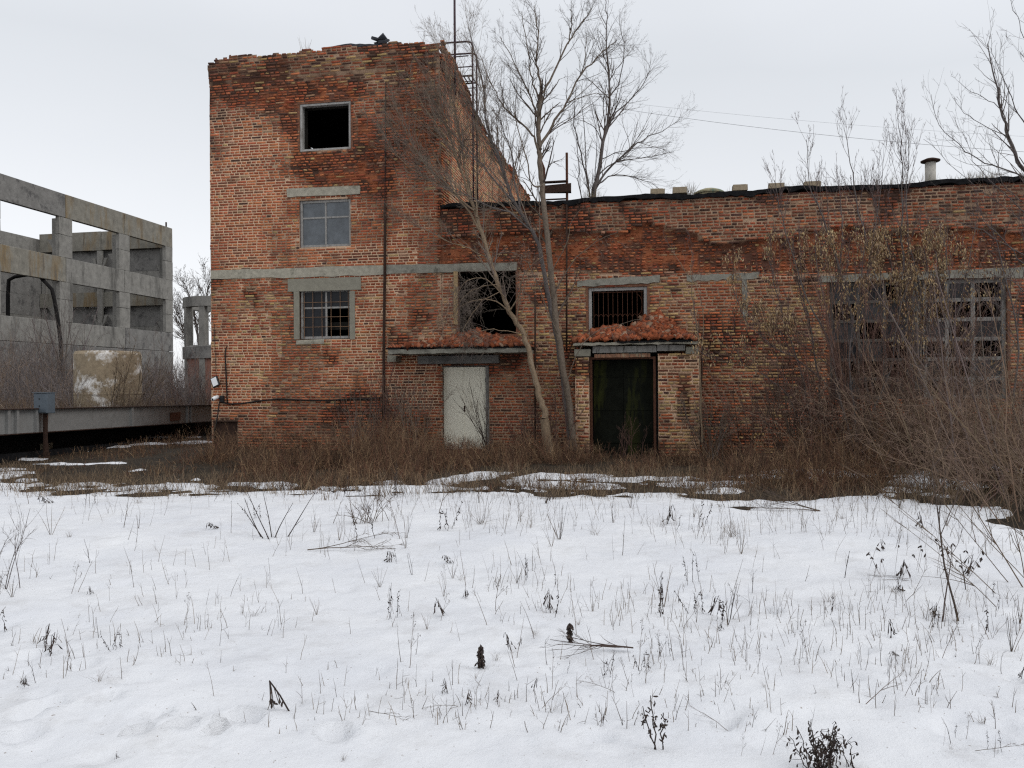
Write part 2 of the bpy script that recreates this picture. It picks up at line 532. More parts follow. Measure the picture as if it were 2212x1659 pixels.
def brick_wall(s0, s1, z0, z1, holes, top, dep_fn, fields, seed, jag=(0, 0), hdr=None):
    """individual bricks (x along wall, y outward negative, z up) plus a mortar bed"""
    rg = np.random.RandomState(seed)
    CH = .070
    bx0, bx1, bz = [], [], []
    nr = int((z1 - z0) / CH)
    for i in range(nr):
        zb = z0 + i * CH; zc = zb + CH * .5
        head = (i % 2 == 0) if i % 7 else (i % 3 == 0)
        L = .134 if head else .268
        x = s0 - rg.uniform(0, L)
        cuts = [(h[0], h[1]) for h in holes if h[2] - .02 < zc < h[3] + .02]
        xs0 = s0 + rg.uniform(-jag[0], jag[0]); xs1 = s1 + rg.uniform(-jag[1], jag[1])
        hm = hdr(np.arange(s0, s1 + .3, .13), np.full(len(np.arange(s0, s1 + .3, .13)), zc)) if hdr else None
        while x < xs1:
            l = L
            if hm is not None and hm[min(max(int((x - s0) / .13 + .5), 0), len(hm) - 1)]: l = .13
            if not head and rg.rand() < .10: l = .134
            a, b = max(x, xs0), min(x + l, xs1)
            x += l
            if b - a < .04: continue
            segs = [(a, b)]
            for c0, c1 in cuts:
                ns = []
                for p, q in segs:
                    if q <= c0 or p >= c1: ns.append((p, q)); continue
                    if c0 - p > .035: ns.append((p, c0))
                    if q - c1 > .035: ns.append((c1, q))
                segs = ns
            for p, q in segs:
                bx0.append(p); bx1.append(q); bz.append(zb)
    bx0 = np.array(bx0); bx1 = np.array(bx1); bz = np.array(bz)
    sc = (bx0 + bx1) / 2; zc = bz + CH / 2
    er, w = fields(sc, zc)[:2]
    N = len(sc)
    keep = (rg.rand(N) > er ** 2 * .10) & (zc < top(sc))
    sel = np.where(keep)[0]
    bx0, bx1, bz, sc, zc, er, w = (a[sel] for a in (bx0, bx1, bz, sc, zc, er, w))
    N = len(sc)
    dep = dep_fn(sc, zc) + er * rg.uniform(-.016, .036, N) + rg.uniform(-.002, .002, N) + .03 * er * (fbm(sc * 2.5, zc * 2.5, 33, 2) - .5) * 2
    gap = .0072 + .003 * er
    x0 = bx0 + gap + rg.uniform(0, .004, N) * (1 + 3 * er); x1 = bx1 - gap - rg.uniform(0, .004, N) * (1 + 3 * er)
    zz0 = bz + gap + rg.uniform(0, .002, N) * (1 + 4 * er); zz1 = bz + CH - gap - rg.uniform(0, .003, N) * (1 + 4 * er)
    tilt = rg.uniform(-.0016, .0016, N) * (1 + 4.0 * er)
    c = .003 + .010 * er * rg.rand(N)
    jt = .0015 + .006 * er
    def J(): return rg.uniform(-1, 1, N) * jt
    V = np.zeros((N, 8, 3))
    for k, (sx, szz) in enumerate(((0, 0), (1, 0), (1, 1), (0, 1))):
        xb = x1 if sx else x0; zb = (zz1 if szz else zz0) + tilt * (1 if sx else -1)
        V[:, k, 0] = xb; V[:, k, 1] = dep + .10; V[:, k, 2] = zb
        V[:, k + 4, 0] = xb + (-c if sx else c) + J(); V[:, k + 4, 1] = dep + J() * 1.2; V[:, k + 4, 2] = zb + (-c if szz else c) + J()
    # a mid ring keeps the sides straight and rounds only the arris
    Fq = np.array([[4, 5, 6, 7], [0, 1, 5, 4], [1, 2, 6, 5], [2, 3, 7, 6], [3, 0, 4, 7]])
    Q = (np.arange(N)[:, None, None] * 8 + Fq[None]).reshape(-1, 4)
    cw = np.cumsum(w, axis=1); r = rg.rand(N) * cw[:, -1]
    ci = np.minimum((r[:, None] > cw).sum(1), 6)
    col = PAL[ci] * rg.uniform(.80, 1.18, (N, 1)) * (1 + rg.uniform(-.06, .06, (N, 3)))
    Cb = np.repeat(col, 8, axis=0)
    # mortar bed
    st = .055
    xs = np.unique(np.round(np.concatenate([np.arange(s0, s1, st), [s1], [h[k] for h in holes for k in (0, 1) if s0 < h[k] < s1]]), 4))
    zs = np.unique(np.round(np.concatenate([np.arange(z0, z1, st), [z1], [h[k] for h in holes for k in (2, 3) if z0 < h[k] < z1]]), 4))
    XX, ZZ = np.meshgrid(xs, zs, indexing='ij')
    sx, sz_ = XX.ravel(), ZZ.ravel()
    qx = np.floor(sx / .26) * .26 + .13; qz = z0 + (np.floor((sz_ - z0) / CH) + .5) * CH
    er2, w2 = fields(qx, qz)[:2]
    yy = dep_fn(sx, sz_) + .0045 + .036 * er2 + (.004 + .03 * er2) * (fbm(sx * 9, sz_ * 9, 4, 2) - .5) + .03 * er2 * (fbm(sx * 2.5, sz_ * 2.5, 33, 2) - .5) * 2
    Vm = np.stack([sx, yy, sz_], 1)
    nx, nzn = len(xs), len(zs)
    I = np.arange(nx * nzn).reshape(nx, nzn)
    q = np.stack([I[:-1, :-1], I[1:, :-1], I[1:, 1:], I[:-1, 1:]], -1).reshape(-1, 4)
    cx = (XX[:-1, :-1] + XX[1:, 1:]).ravel() / 2; cz = (ZZ[:-1, :-1] + ZZ[1:, 1:]).ravel() / 2
    ok = cz < top(cx) - .03
    for h in holes:
        ok &= ~((cx > h[0]) & (cx < h[1]) & (cz > h[2]) & (cz < h[3]))
    q = q[ok]
    pale = np.array([.60, .41, .275]); dark = np.array([.065, .036, .026]); cvn = fbm(qx * 3.1, qz * 3.1, 57, 3)[:, None]
    crumb = np.array([.30, .105, .05]) * sstep(.35, .6, cvn) + np.array([.115, .055, .038]) * (1 - sstep(.35, .6, cvn))
    nn = fbm(sx * 1.3, sz_ * 1.3, 12, 3)
    t = np.clip(er2 * 2.2 + .6 * sstep(.52, .7, nn) - .12, 0, 1)[:, None]
    mc = pale * (1 - t) + dark * t
    t2 = (sstep(.35, .7, er2) * sstep(.30, .45, fbm(sx * 2.1, sz_ * 2.1, 77, 3)))[:, None]
    mc = mc * (1 - t2) + crumb * t2
    return V.reshape(-1, 3), Q, Cb, Vm, q, mc

def wall_mesh(name, parts, parent, xf=None):
    """joins brick and mortar arrays into one mesh; xf maps local (x,y,z) to building space"""
    Vs, Qs, Cs, Ms = [], [], [], []; b = 0
    for V, Q, Cb, Vm, q, mc in parts:
        for v, f, c, mi in ((V, Q, Cb, 0), (Vm, q, mc, 1)):
            Vs.append(v); Qs.append(f + b); Cs.append(c); Ms.append(np.full(len(f), mi)); b += len(v)
    V = np.concatenate(Vs)
    if xf is not None: V = xf(V)
    return link(name, arr_mesh(name, V, np.concatenate(Qs), [M['brick'], M['mortar']], np.concatenate(Cs), np.concatenate(Ms)), parent)

fac = empty('brick_factory', O, -TH, 'derelict red brick factory, three-storey block on the left and long low wing on the right', 'building')

s_L = F(455.5, 700)[0]; s_R = F(952, 400)[0]
z_top = F(690, 108)[1]
z_wing = F(1500, 424)[1]
s_E = F(2212, 600)[0] + 3.0
s_J = F(1149, 700)[0]

def rect(x0, y0, x1, y1, dep=0.0):
    a = F(x0, (y0 + y1) / 2, dep)[0]; b = F(x1, (y0 + y1) / 2, dep)[0]
    zt = F((x0 + x1) / 2, y0, dep)[1]; zb = F((x0 + x1) / 2, y1, dep)[1]
    return [a, b, zb, zt]

h3 = rect(647, 221, 757, 324)
h2 = rect(647, 431, 757, 533)
h1 = rect(645, 622, 757, 733)
h4 = rect(989, 584, 1114, 722)
h5 = rect(1271, 620, 1398, 722)
hB = rect(1793, 605, 2177, 862)
hD = rect(957, 790, 1056, 990); hD[2] = -.1
hP = rect(1268, 770, 1420, 990); hP[2] = -.1
hV = rect(462, 908, 513, 990); hV[2] = -.1
holes = [h3, h2, h1, h4, h5, hB, hD, hP, hV]

def top_tower(s):
    s = np.asarray(s, float)
    px, _ = PX(s, np.full_like(s, z_top))
    zl_ = F(470, 124)[1]; zr_ = F(915, 94)[1]
    t = zl_ + (zr_ - zl_) * (px - 470) / 445
    t = t - .13 * (px < 468) - .07 * (px < 500)
    t = t + .09 * (vnoise(s * 1.4, s * 0, 8) - .5) + .05 * (vnoise(s * 5, s * 0, 18) - .5)
    return t
def dep_tower(s, z):
    px, py = PX(s, z)
    k = np.floor((z - (z_top - .62)) / .154)
    c = -np.clip(k + 1, 0, 3) * .030
    return np.where(z > z_top - .62, c, 0.0)
def top_wing(s):
    return np.full_like(np.asarray(s, float), z_wing)
def dep_wing(s, z):
    er, w, px, py, below, tower = front_fields(np.asarray(s, float), np.asarray(z, float))
    d = np.where(below > .5, .05 + .05 * fbm(s * 1.1, z * 1.1, 61, 3) * sstep(620, 570, py), -.045)
    d = np.where((py > 592), .015, d)
    und = (px > 838) & (px < 1149) & (py > 765)
    return np.where(und, .02, np.where(px < 958, np.minimum(d, 0), d))
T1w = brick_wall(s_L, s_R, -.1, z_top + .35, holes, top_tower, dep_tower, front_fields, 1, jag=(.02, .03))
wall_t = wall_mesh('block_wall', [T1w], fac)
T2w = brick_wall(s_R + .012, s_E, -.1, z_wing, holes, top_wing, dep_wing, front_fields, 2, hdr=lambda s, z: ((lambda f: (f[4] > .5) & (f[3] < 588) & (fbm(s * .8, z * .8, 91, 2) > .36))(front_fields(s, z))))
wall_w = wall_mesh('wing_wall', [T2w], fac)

# gable side of the block above the wing roof, and its hidden left side
DEEP = 15.5
def side_fields(u, z):
    n1 = fbm(u * .5 + 9, z * .5, 13); n2 = fbm(u * 1.6, z * 1.6, 19, 3)
    er = np.clip(.55 * sstep(z_top - 1.3, z_top - .2, z) + .4 * sstep(.55, .75, n1) + .5 * sstep(1.2, .2, u), 0, 1) * (.4 + .8 * n2)
    N = len(u); w = np.zeros((N, 7))
    w[:] = [.36, .10, .04, .01, .14, .35, .0]
    k = sstep(z_top - 1.4, z_top - .4, z)[:, None]
    w = w * (1 - k) + k * np.array([.12, .22, .36, .18, .07, .05, 0])
    return er, w
def top_side(u):
    u = np.asarray(u, float)
    return z_top + .05 - .25 * sstep(.6, 2.0, u) - .30 * sstep(2.2, 4.0, u) + .22 * (vnoise(u * 1.1, u * 0, 28) - .5) + .1 * (vnoise(u * 4, u * 0, 38) - .5)
def dep_side(u, z):
    k = np.floor((z - (z_top - .62)) / .154)
    return np.where(z > z_top - .62, -np.clip(k + 1, 0, 3) * .026, 0.0)
S1w = brick_wall(.11, DEEP, z_wing - .35, z_top + .3, [], top_side, dep_side, side_fields, 3)
def xf_side(V):
    return np.stack([s_R - V[:, 1], V[:, 0], V[:, 2]], 1)
wall_s = wall_mesh('side_wall', [S1w], fac, xf_side)
S2w = brick_wall(.11, DEEP, -.1, z_top + .2, [], top_side, dep_side, lambda u, z: (side_fields(u, z)[0], side_fields(u, z)[1] * np.array([.6, 1.5, 1.4, 1, .6, .4, 1])), 4)
def xf_left(V):
    return np.stack([s_L + V[:, 1], DEEP - V[:, 0] + .11, V[:, 2]], 1)
wall_mesh('side_wall', [S2w], fac, xf_left)

# inner leaf: closes the rooms, lines the openings
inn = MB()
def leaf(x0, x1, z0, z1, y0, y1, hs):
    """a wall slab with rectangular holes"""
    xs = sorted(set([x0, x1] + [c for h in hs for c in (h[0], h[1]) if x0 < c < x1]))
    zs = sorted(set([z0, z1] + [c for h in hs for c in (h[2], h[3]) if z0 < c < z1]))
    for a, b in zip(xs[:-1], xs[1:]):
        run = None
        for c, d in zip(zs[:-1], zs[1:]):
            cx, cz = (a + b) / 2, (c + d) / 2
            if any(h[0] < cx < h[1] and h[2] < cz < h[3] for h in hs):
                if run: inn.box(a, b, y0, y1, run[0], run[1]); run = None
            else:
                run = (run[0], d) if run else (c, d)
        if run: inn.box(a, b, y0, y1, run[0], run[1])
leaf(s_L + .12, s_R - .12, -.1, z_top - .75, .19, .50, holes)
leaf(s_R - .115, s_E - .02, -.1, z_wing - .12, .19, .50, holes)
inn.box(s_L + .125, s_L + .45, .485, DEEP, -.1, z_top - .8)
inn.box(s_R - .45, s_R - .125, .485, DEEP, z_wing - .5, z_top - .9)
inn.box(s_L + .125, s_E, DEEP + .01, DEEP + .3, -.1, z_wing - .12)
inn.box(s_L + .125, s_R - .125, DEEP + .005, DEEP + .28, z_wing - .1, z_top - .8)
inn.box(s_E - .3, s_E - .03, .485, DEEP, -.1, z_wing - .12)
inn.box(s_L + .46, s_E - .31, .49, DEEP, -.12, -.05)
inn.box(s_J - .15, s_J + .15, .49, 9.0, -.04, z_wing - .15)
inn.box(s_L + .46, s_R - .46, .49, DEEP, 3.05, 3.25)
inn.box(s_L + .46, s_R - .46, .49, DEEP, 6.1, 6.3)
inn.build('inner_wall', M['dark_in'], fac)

# brick linings of the openings (reveals)
M['reveal'] = plain('reveal', (.16, .075, .045), .95, 16, .4, .8, .01, spots=[((.07, .045, .035), 5, .55)])
for h, d in ((h3, .22), (h2, .16), (h1, .16), (h4, .47), (h5, .3), (hB, .3)):
    a, b, z0, z1 = h
    rv = MB()
    rv.box(a - .06, a - .001, .012, d, z0 - .06, z1 + .06); rv.box(b + .001, b + .06, .012, d, z0 - .06, z1 + .06)
    rv.box(a - .0005, b + .0005, .014, d, z1 + .001, z1 + .06); rv.box(a - .0005, b + .0005, .014, d, z0 - .06, z0 - .001)
    rv.build('reveal', M['reveal'], fac)


# flat roofs
rf = MB()
rf.box(s_L + .2, s_R - .2, .2, DEEP - .05, z_top - .6, z_top - .45)
rf.build('roof', M['tar'], fac)
rnd = random.Random(11)
def slab_edge(s0, s1, z, out, thick, wav, seed, back, n=None, mb=None):
    """ragged roofing-felt edge: a wavy slab front"""
    r = random.Random(seed)
    n = n or int((s1 - s0) / .12)
    pts = []
    for i in range(n + 1):
        s = s0 + (s1 - s0) * i / n
        pts.append((s, -out + r.uniform(-.03, .03), z + wav * (math.sin(s * 1.7 + seed) * .5 + math.sin(s * 4.1) * .3 + r.uniform(-.25, .25)), thick * r.uniform(.55, 1.3)))
    b = len(mb.v)
    for s, y, zz, th in pts:
        mb.v += [(s, y, zz), (s, y + .01, zz - th), (s, back, zz - th * .6), (s, back, zz + .01)]
    for i in range(n):
        o = b + i * 4
        for k in range(4):
            k2 = (k + 1) % 4
            mb.f.append((o + k, o + 4 + k, o + 4 + k2, o + k2)); mb.m.append(0)
    return mb
we = MB()
slab_edge(s_R + .02, s_E, z_wing + .055, .13, .105, .05, 3, 2.0, mb=we)
we.box(s_R + .02, s_E, 1.9, DEEP, z_wing - .1, z_wing + .02)
we.build('roof', M['tar'], fac)
fe = MB()
a, b = F(700, 100)[0], F(850, 96)[0]
zfe = float(top_tower(np.array([(a + b) / 2]))[0])
slab_edge(a, b, zfe + .05, .04, .07, .05, 9, .9, mb=fe)
tarp = F(822, 95)[0]
for i in range(7):
    rot = Euler((rnd.uniform(-.7, .7), rnd.uniform(-.9, .9), rnd.uniform(0, 3))).to_matrix()
    fe.obox((tarp + rnd.uniform(-.14, .14), .05 + rnd.uniform(-.1, .25), zfe + .06 + rnd.uniform(0, .10)), .20, .18, .03, rot, 0, rnd, .03)
fe.build('roofing_felt', plain('felt', (.045, .047, .055), .85, 9, .5, .7, .01, spots=[((.10, .11, .125), 6, .6)]), fac)

# concrete band and lintels
def lintel(name, quad, d0, d1, mat, dep=0.0, jag=.006, seed=0):
    """quad: four photo corners (tl, tr, br, bl)"""
    r = random.Random(seed)
    P = [F(x, y, dep) for x, y in quad]
    n = 14
    mb = MB(); bverts = []
    for i in range(n + 1):
        t = i / n
        for (p, q), up in (((P[0], P[1]), 1), ((P[3], P[2]), -1)):
            s = p[0] + (q[0] - p[0]) * t; z = p[1] + (q[1] - p[1]) * t
            z += r.uniform(-jag, jag) * (1 if up > 0 else 1.6)
            bverts.append((s, dep + d0 + r.uniform(-.003, .003), z)); bverts.append((s, dep + d1, z))
    mb.v = bverts
    for i in range(n):
        o = i * 4; p = o + 4
        for k in ((0, 2, p + 2 - o, p - o), (0, p - o, p + 1 - o, 1), (2, 3, p + 3 - o, p + 2 - o), (1, p + 1 - o, p + 3 - o, 3)):
            mb.f.append(tuple(o + x for x in k)); mb.m.append(0)
    mb.f.append((0, 1, 3, 2)); mb.m.append(0)
    o = n * 4; mb.f.append((o, o + 2, o + 3, o + 1)); mb.m.append(0)
    return mb.build(name, mat, fac)
lintel('concrete_band', [(455.5, 584), (831, 573), (831, 594), (455.5, 604)], -.022, .10, M['lintel'], jag=.012, seed=1)
lintel('concrete_band', [(832, 573), (1116, 567), (1116, 584), (832, 592)], -.018, .10, M['lintel_grey'], jag=.012, seed=2)
lintel('lintel', [(620, 408), (778, 402), (778, 420), (621, 426)], -.03, .12, M['lintel'], seed=3)
lintel('lintel', [(1247, 606), (1426, 594), (1424, 611), (1247, 620)], -.012, .14, M['lintel_grey'], jag=.014, seed=4)
lintel('lintel', [(1483, 595), (1640, 588), (1638, 602), (1484, 608)], -.010, .14, M['lintel_grey'], jag=.014, seed=5)
lintel('lintel', [(1772, 596), (2215, 576), (2215, 599), (1772, 610)], -.012, .14, M['lintel_grey'], jag=.016, seed=6)
# plaster surround of the ground-floor window
pl = MB()
for q in ((622, 600.5, 780, 628), (635, 628.3, 646.6, 733), (756, 628.3, 767, 733)):
    r_ = rect(*q); pl.box(r_[0], r_[1], -.012, .03, r_[2], r_[3])
pl.build('window_surround', M['plaster'], fac)
pp = MB()
r_ = rect(1603, 600, 1614, 712); pp.box(r_[0], r_[1], -.002, .05, r_[2] + .3, r_[3], 0, rnd, .02)
pp.build('plaster_patch', M['lintel_grey'], fac); pp = MB()
r_ = rect(640, 734, 700, 744); pp.box(r_[0], r_[1], -.006, .03, r_[2], r_[3], 0, rnd, .02)
pp.build('plaster_patch', M['lintel'], fac)

# windows -------------------------------------------------------------
def window(h, dep, fw, mat, cols=(), rows=(), panes=None, fd=.07, lab=None, mw=.045):
    a, b, z0, z1 = h
    mb = MB(); r = random.Random(int(a * 100))
    mb.box(a, a + fw, dep, dep + fd, z0, z1, 0, r, .004); mb.box(b - fw, b, dep, dep + fd, z0, z1, 0, r, .004)
    mb.box(a + fw, b - fw, dep + .003, dep + fd, z1 - fw, z1, 0, r, .004); mb.box(a + fw, b - fw, dep + .003, dep + fd, z0, z0 + fw, 0, r, .004)
    xs = [a + fw] + [a + (b - a) * c for c in cols] + [b - fw]
    zs = [z1 - fw] + [z1 - (z1 - z0) * c for c in rows] + [z0 + fw]
    for x in xs[1:-1]: mb.box(x - mw / 2, x + mw / 2, dep + .006, dep + fd - .01, z0 + fw, z1 - fw, 0, r, .003)
    for z in zs[1:-1]: mb.box(a + fw, b - fw, dep + .012, dep + fd - .016, z - mw / 2, z + mw / 2, 0, r, .003)
    w = mb.build('window', mat, fac, bevel=.004)
    if lab: w['label'] = lab
    if panes:
        for (i, j), m in panes.items():
            g = MB()
            g.box(xs[i], xs[i + 1], dep + .03, dep + .036, zs[j + 1], zs[j])
            g.build('pane', M[m], w)
    return w
window(h3, .03, .058, M['wood_white'], fd=.14, lab='empty top-floor window frame')
window(h2, .05, .065, M['wood_grey'], (.5,), (.37,), {(0, 0): 'glass_dirty', (1, 0): 'glass_dirty', (0, 1): 'glass_dirty', (1, 1): 'glass_dirty'}, lab='four-pane glazed window under a concrete lintel')
h1i = [h1[0] + .03, h1[1], h1[2] + .02, h1[3] - .03]
w1 = window(h1i, .075, .06, M['wood_grey'], (.5,), (.37,), {(0, 0): 'glass_dark', (1, 0): 'glass_dark', (0, 1): 'glass_dark'}, lab='barred ground-floor window with one open pane')
g = MB()
a, b, z0, z1 = h1i
for c in (.07, .24, .42, .60, .78, .94):
    x = a + (b - a) * c; g.tube([(x, .068, z0 + .02), (x, .068, z1 - .02)], .006, 6)
for c in (.26, .56, .76):
    z = z1 - (z1 - z0) * c; g.tube([(a + .03, .060, z), (b - .03, .060, z)], .006, 6)
g.build('grille', M['rust_pale'], w1)
# barred opening above the porch
w5 = window(h5, .06, .075, M['wood_white'], fd=.10, lab='white framed opening with thin iron bars above the porch')
g = MB()
a, b, z0, z1 = h5
for i in range(11):
    x = a + .12 + (b - a - .24) * i / 10; g.tube([(x, .12, z0), (x, .12, z1 - .08)], .0065, 6)
zz = z0 + (z1 - z0) * .42
for i in range(10):
    x0 = a + .12 + (b - a - .24) * i / 10; dx = (b - a - .24) / 10
    g.tube([(x0 + dx * t, .115, zz + .07 * math.sin(t * math.pi) - .05) for t in (0, .25, .5, .75, 1)], .005, 6)
g.tube([(a + .1, .118, z1 - .11), (b - .1, .118, z1 - .11)], .008, 6)
xc = b - .22; zc_ = z1 - .42
g.tube([(xc + .1 * math.cos(t), .112, zc_ + .24 * math.sin(t)) for t in [i * math.pi / 8 - math.pi / 2 for i in range(9)]], .006, 6)
g.build('grille', M['rust'], w5)
# long workshop windows
aB, bB, zB0, zB1 = hB
sm = F(1977, 700)[0]; sm2 = F(1990, 700)[0]
R0 = random.Random(4)
M['wood_dark'] = plain('wood_dark', (.085, .078, .07), .9, 12, .35, .6, .006)
for (x0, x1, lab, cols) in ((aB, sm - .06, 'workshop window half hidden behind the seed-hung saplings', (.36, .68)), (sm2 + .06, bB, 'workshop window with broken panes and grey mullions', (.295, .61))):
    hh = [x0, x1, zB0, zB1]
    pn = {}
    for i in range(3):
        for j in range(6):
            r1 = R0.random()
            if x0 == aB: t = .5
            else: t = .16 + .08 * j
            if r1 < t: pn[(i, j)] = R0.choice(['glass_haze', 'glass_dark', 'glass_dark'])
    window(hh, .09, .085, M['wood_old'] if x0 != aB else M['wood_dark'], cols, (.17, .335, .5, .665, .83), pn, lab=lab, mw=.085 if x0 != aB else .07)
mb = MB(); mb.box(sm - .058, sm2 + .03, .06, .3, zB0, zB1, 0, R0, .006); mb.build('window_post', M['wood_dark'], fac)

# broken opening: jagged remains of a timber lining
mb = MB()
a, b, z0, z1 = h4
mb.box(a - .1, a - .002, -.02, .02, z0 + .25, z1, 0, R0, .012)
mb.build('brick_jamb', plain('jamb', (.33, .23, .12), .95, 14, .4, .6, .01), fac)

# white double door under the canopy
rD = rect(959, 793, 1050, 990, .20)
a, b, z1 = rD[0], rD[1], rD[3]; mid = F(1001, 880, .2)[0]
fr = MB()
fr.box(a - .075, a - .012, .10, .30, -.05, z1 + .06); fr.box(b + .012, b + .10, .10, .30, -.05, z1 + .06); fr.box(a - .012, b + .012, .12, .30, z1 + .012, z1 + .06)
fr.build('door_frame', M['wood_old'], fac)
for k, (x0, x1) in enumerate(((a, mid - .006), (mid + .006, b))):
    mb = MB(); mb.box(x0, x1, .18, .22, .02, z1)
    if k: mb.box(x0 - .02, x0 + .02, .172, .18, .02, z1)
    dl = mb.build('door', M['door_white'], fac, bevel=.004)
    xh = x0 - .004 if k == 0 else x1 + .004
    for zz in (z1 - .32, .45):
        hg = MB(); hg.tube([(xh, .165, zz - .06), (xh, .165, zz + .06)], .016, 8); hg.build('hinge', M['rust_dark'], dl)
    if k:
        hd = MB(); hd.box(x0 + .015, x0 + .045, .15, .18, .95, 1.09); hd.build('handle', M['rust_dark'], dl)

# canopy over the door
CP = -1.05
s0, zt = F(838, 757, CP); s1, zt2 = F(1137, 749, CP)
zc = (zt + zt2) / 2
mb = MB()
n = 24; r = random.Random(8)
b0 = len(mb.v)
for i in range(n + 1):
    s = s0 + (s1 - s0) * i / n
    zj = zc + r.uniform(-.008, .008)
    mb.v += [(s, CP + r.uniform(-.01, .01), zj), (s, CP + .01, zj - .10 + r.uniform(-.012, .008)), (s, .10, zj - .10), (s, .10, zj + .02)]
for i in range(n):
    o = i * 4
    for k in range(4):
        k2 = (k + 1) % 4; mb.f.append((o + k, o + 4 + k, o + 4 + k2, o + k2)); mb.m.append(0)
mb.f.append((0, 3, 2, 1)); mb.m.append(0); o = n * 4; mb.f.append((o, o + 1, o + 2, o + 3)); mb.m.append(0)
can = mb.build('canopy', M['lintel_grey'], fac)
fl = MB(); slab_edge(s0 - .04, s1 + .03, zc + .035, -CP + .04, .035, .02, 5, .05, mb=fl); fl.build('roofing_felt', M['tar'], can)
mb = MB()
mb.box(F(905, 780)[0], F(1080, 780)[0], -.13, .12, z1 + .075, zc - .12, 0, r, .01)
mb.build('lintel', M['concrete_dark'], fac)
mb = MB(); q = rect(841, 768, 858, 782, -.3); mb.box(q[0], q[1], -.42, .05, q[2], q[3], 0, r, .012); mb.build('corbel', M['plaster'], fac)

# porch with brick piers
PD = -1.0
def pier(x0, x1, ytop, seed):
    s0, s1 = F(x0, 870, PD)[0], F(x1, 870, PD)[0]
    zt = F((x0 + x1) / 2, ytop, PD)[1]
    def flds(s, z):
        px, py = PX(s, z, PD)
        n2 = fbm(s * 2 + seed, z * 2, 5, 3)
        er = np.clip(.4 * sstep(.5, .75, n2) + .05, 0, 1)
        w = np.zeros((len(s), 7)); w[:] = [.18, .12, .14, .03, .22, .30, 0]
        k = sstep(900, 810, py)[:, None] * .6
        w = w * (1 - k) + k * np.array([.12, .05, .24, .05, .34, .2, 0])
        return er, w
    tp = lambda s: np.full_like(np.asarray(s, float), zt)
    z0d = lambda s, z: np.zeros_like(s)
    fr_ = brick_wall(s0, s1, -.1, zt, [], tp, z0d, flds, seed, jag=(.012, .012))
    fv = (fr_[0] + [0, PD, 0], fr_[1], fr_[2], fr_[3] + [0, PD, 0], fr_[4], fr_[5])
    sdw = brick_wall(.10, -PD, -.1, zt, [], tp, z0d, lambda u, z: flds(u + s0, z), seed + 1)
    def mapx(A, left):
        return np.stack([(s0 + A[:, 1]) if left else (s1 - A[:, 1]), PD + (A[:, 0] if not left else (-PD + .1 - A[:, 0])), A[:, 2]], 1)
    lf = (mapx(sdw[0], True), sdw[1], sdw[2], mapx(sdw[3], True), sdw[4], sdw[5])
    rt = (mapx(sdw[0], False), sdw[1], sdw[2], mapx(sdw[3], False), sdw[4], sdw[5])
    wall_mesh('pier', [fv, lf, rt], fac)
    return s0, s1, zt
pa0, pa1, pzt = pier(1243, 1273, 768, 51)
pb0, pb1, pzt2 = pier(1422, 1511, 762, 61)
s0, zt = F(1238, 742, PD - .15); s1, zt2 = F(1514, 735, PD - .15)
zc = (zt + zt2) / 2
PORCH_Z, CAN_Z = zc, None
mb = MB(); b0 = 0
for i in range(n + 1):
    s = s0 + (s1 - s0) * i / n; zj = zc + r.uniform(-.008, .008)
    mb.v += [(s, PD - .15 + r.uniform(-.012, .012), zj), (s, PD - .14, zj - .055 + r.uniform(-.012, .008)), (s, .10, zj - .06), (s, .10, zj + .02)]
for i in range(n):
    o = i * 4
    for k in range(4):
        k2 = (k + 1) % 4; mb.f.append((o + k, o + 4 + k, o + 4 + k2, o + k2)); mb.m.append(0)
mb.f.append((0, 3, 2, 1)); mb.m.append(0); o = n * 4; mb.f.append((o, o + 1, o + 2, o + 3)); mb.m.append(0)
pc = mb.build('canopy', M['lintel'], fac)
fl = MB(); slab_edge(s0 + (s1 - s0) * .35, s1 + .03, zc + .03, -PD + .19, .04, .02, 6, .05, mb=fl); fl.build('roofing_felt', M['tar'], pc)
# timber beams on the piers, brick course over the door
for x0, x1, y0, y1 in ((1280, 1418, 748, 762), (1420, 1480, 745, 758)):
    q = rect(x0, y0, x1, y1, PD - .02); mb = MB(); mb.box(q[0], q[1], PD - .02, PD + .2, q[2], q[3], 0, r, .008); mb.build('beam', M['wood_old'], fac)
for x0, x1, y0, y1 in ((1241, 1276, 753.5, 770), (1481, 1508, 749, 765)):
    q = rect(x0, y0, x1, y1, PD - .02); mb = MB(); mb.box(q[0], q[1], PD - .03, PD + .25, q[2], q[3], 0, r, .012); mb.build('pad_stone', M['plaster'], fac, bevel=.012)
q = rect(1284, 763.5, 1405, 772, PD)
mb = MB()
x = q[0]
while x < q[1] - .05:
    l = r.choice([.07, .07, .12, .2]); mb.box(x, min(x + l - .008, q[1]), PD + r.uniform(0, .02), PD + .12, q[2], q[3] - r.uniform(0, .012), 0, r, .004); x += l
mb.box(q[0], q[1], PD + .03, PD + .115, q[2] + .004, q[3] - .004, 1)
mb.build('brick_course', [plain('course', (.25, .13, .08), .95, 14, .45, .6, .006, spots=[((.36, .30, .2), 5, .55)]), M['lintel']], fac)
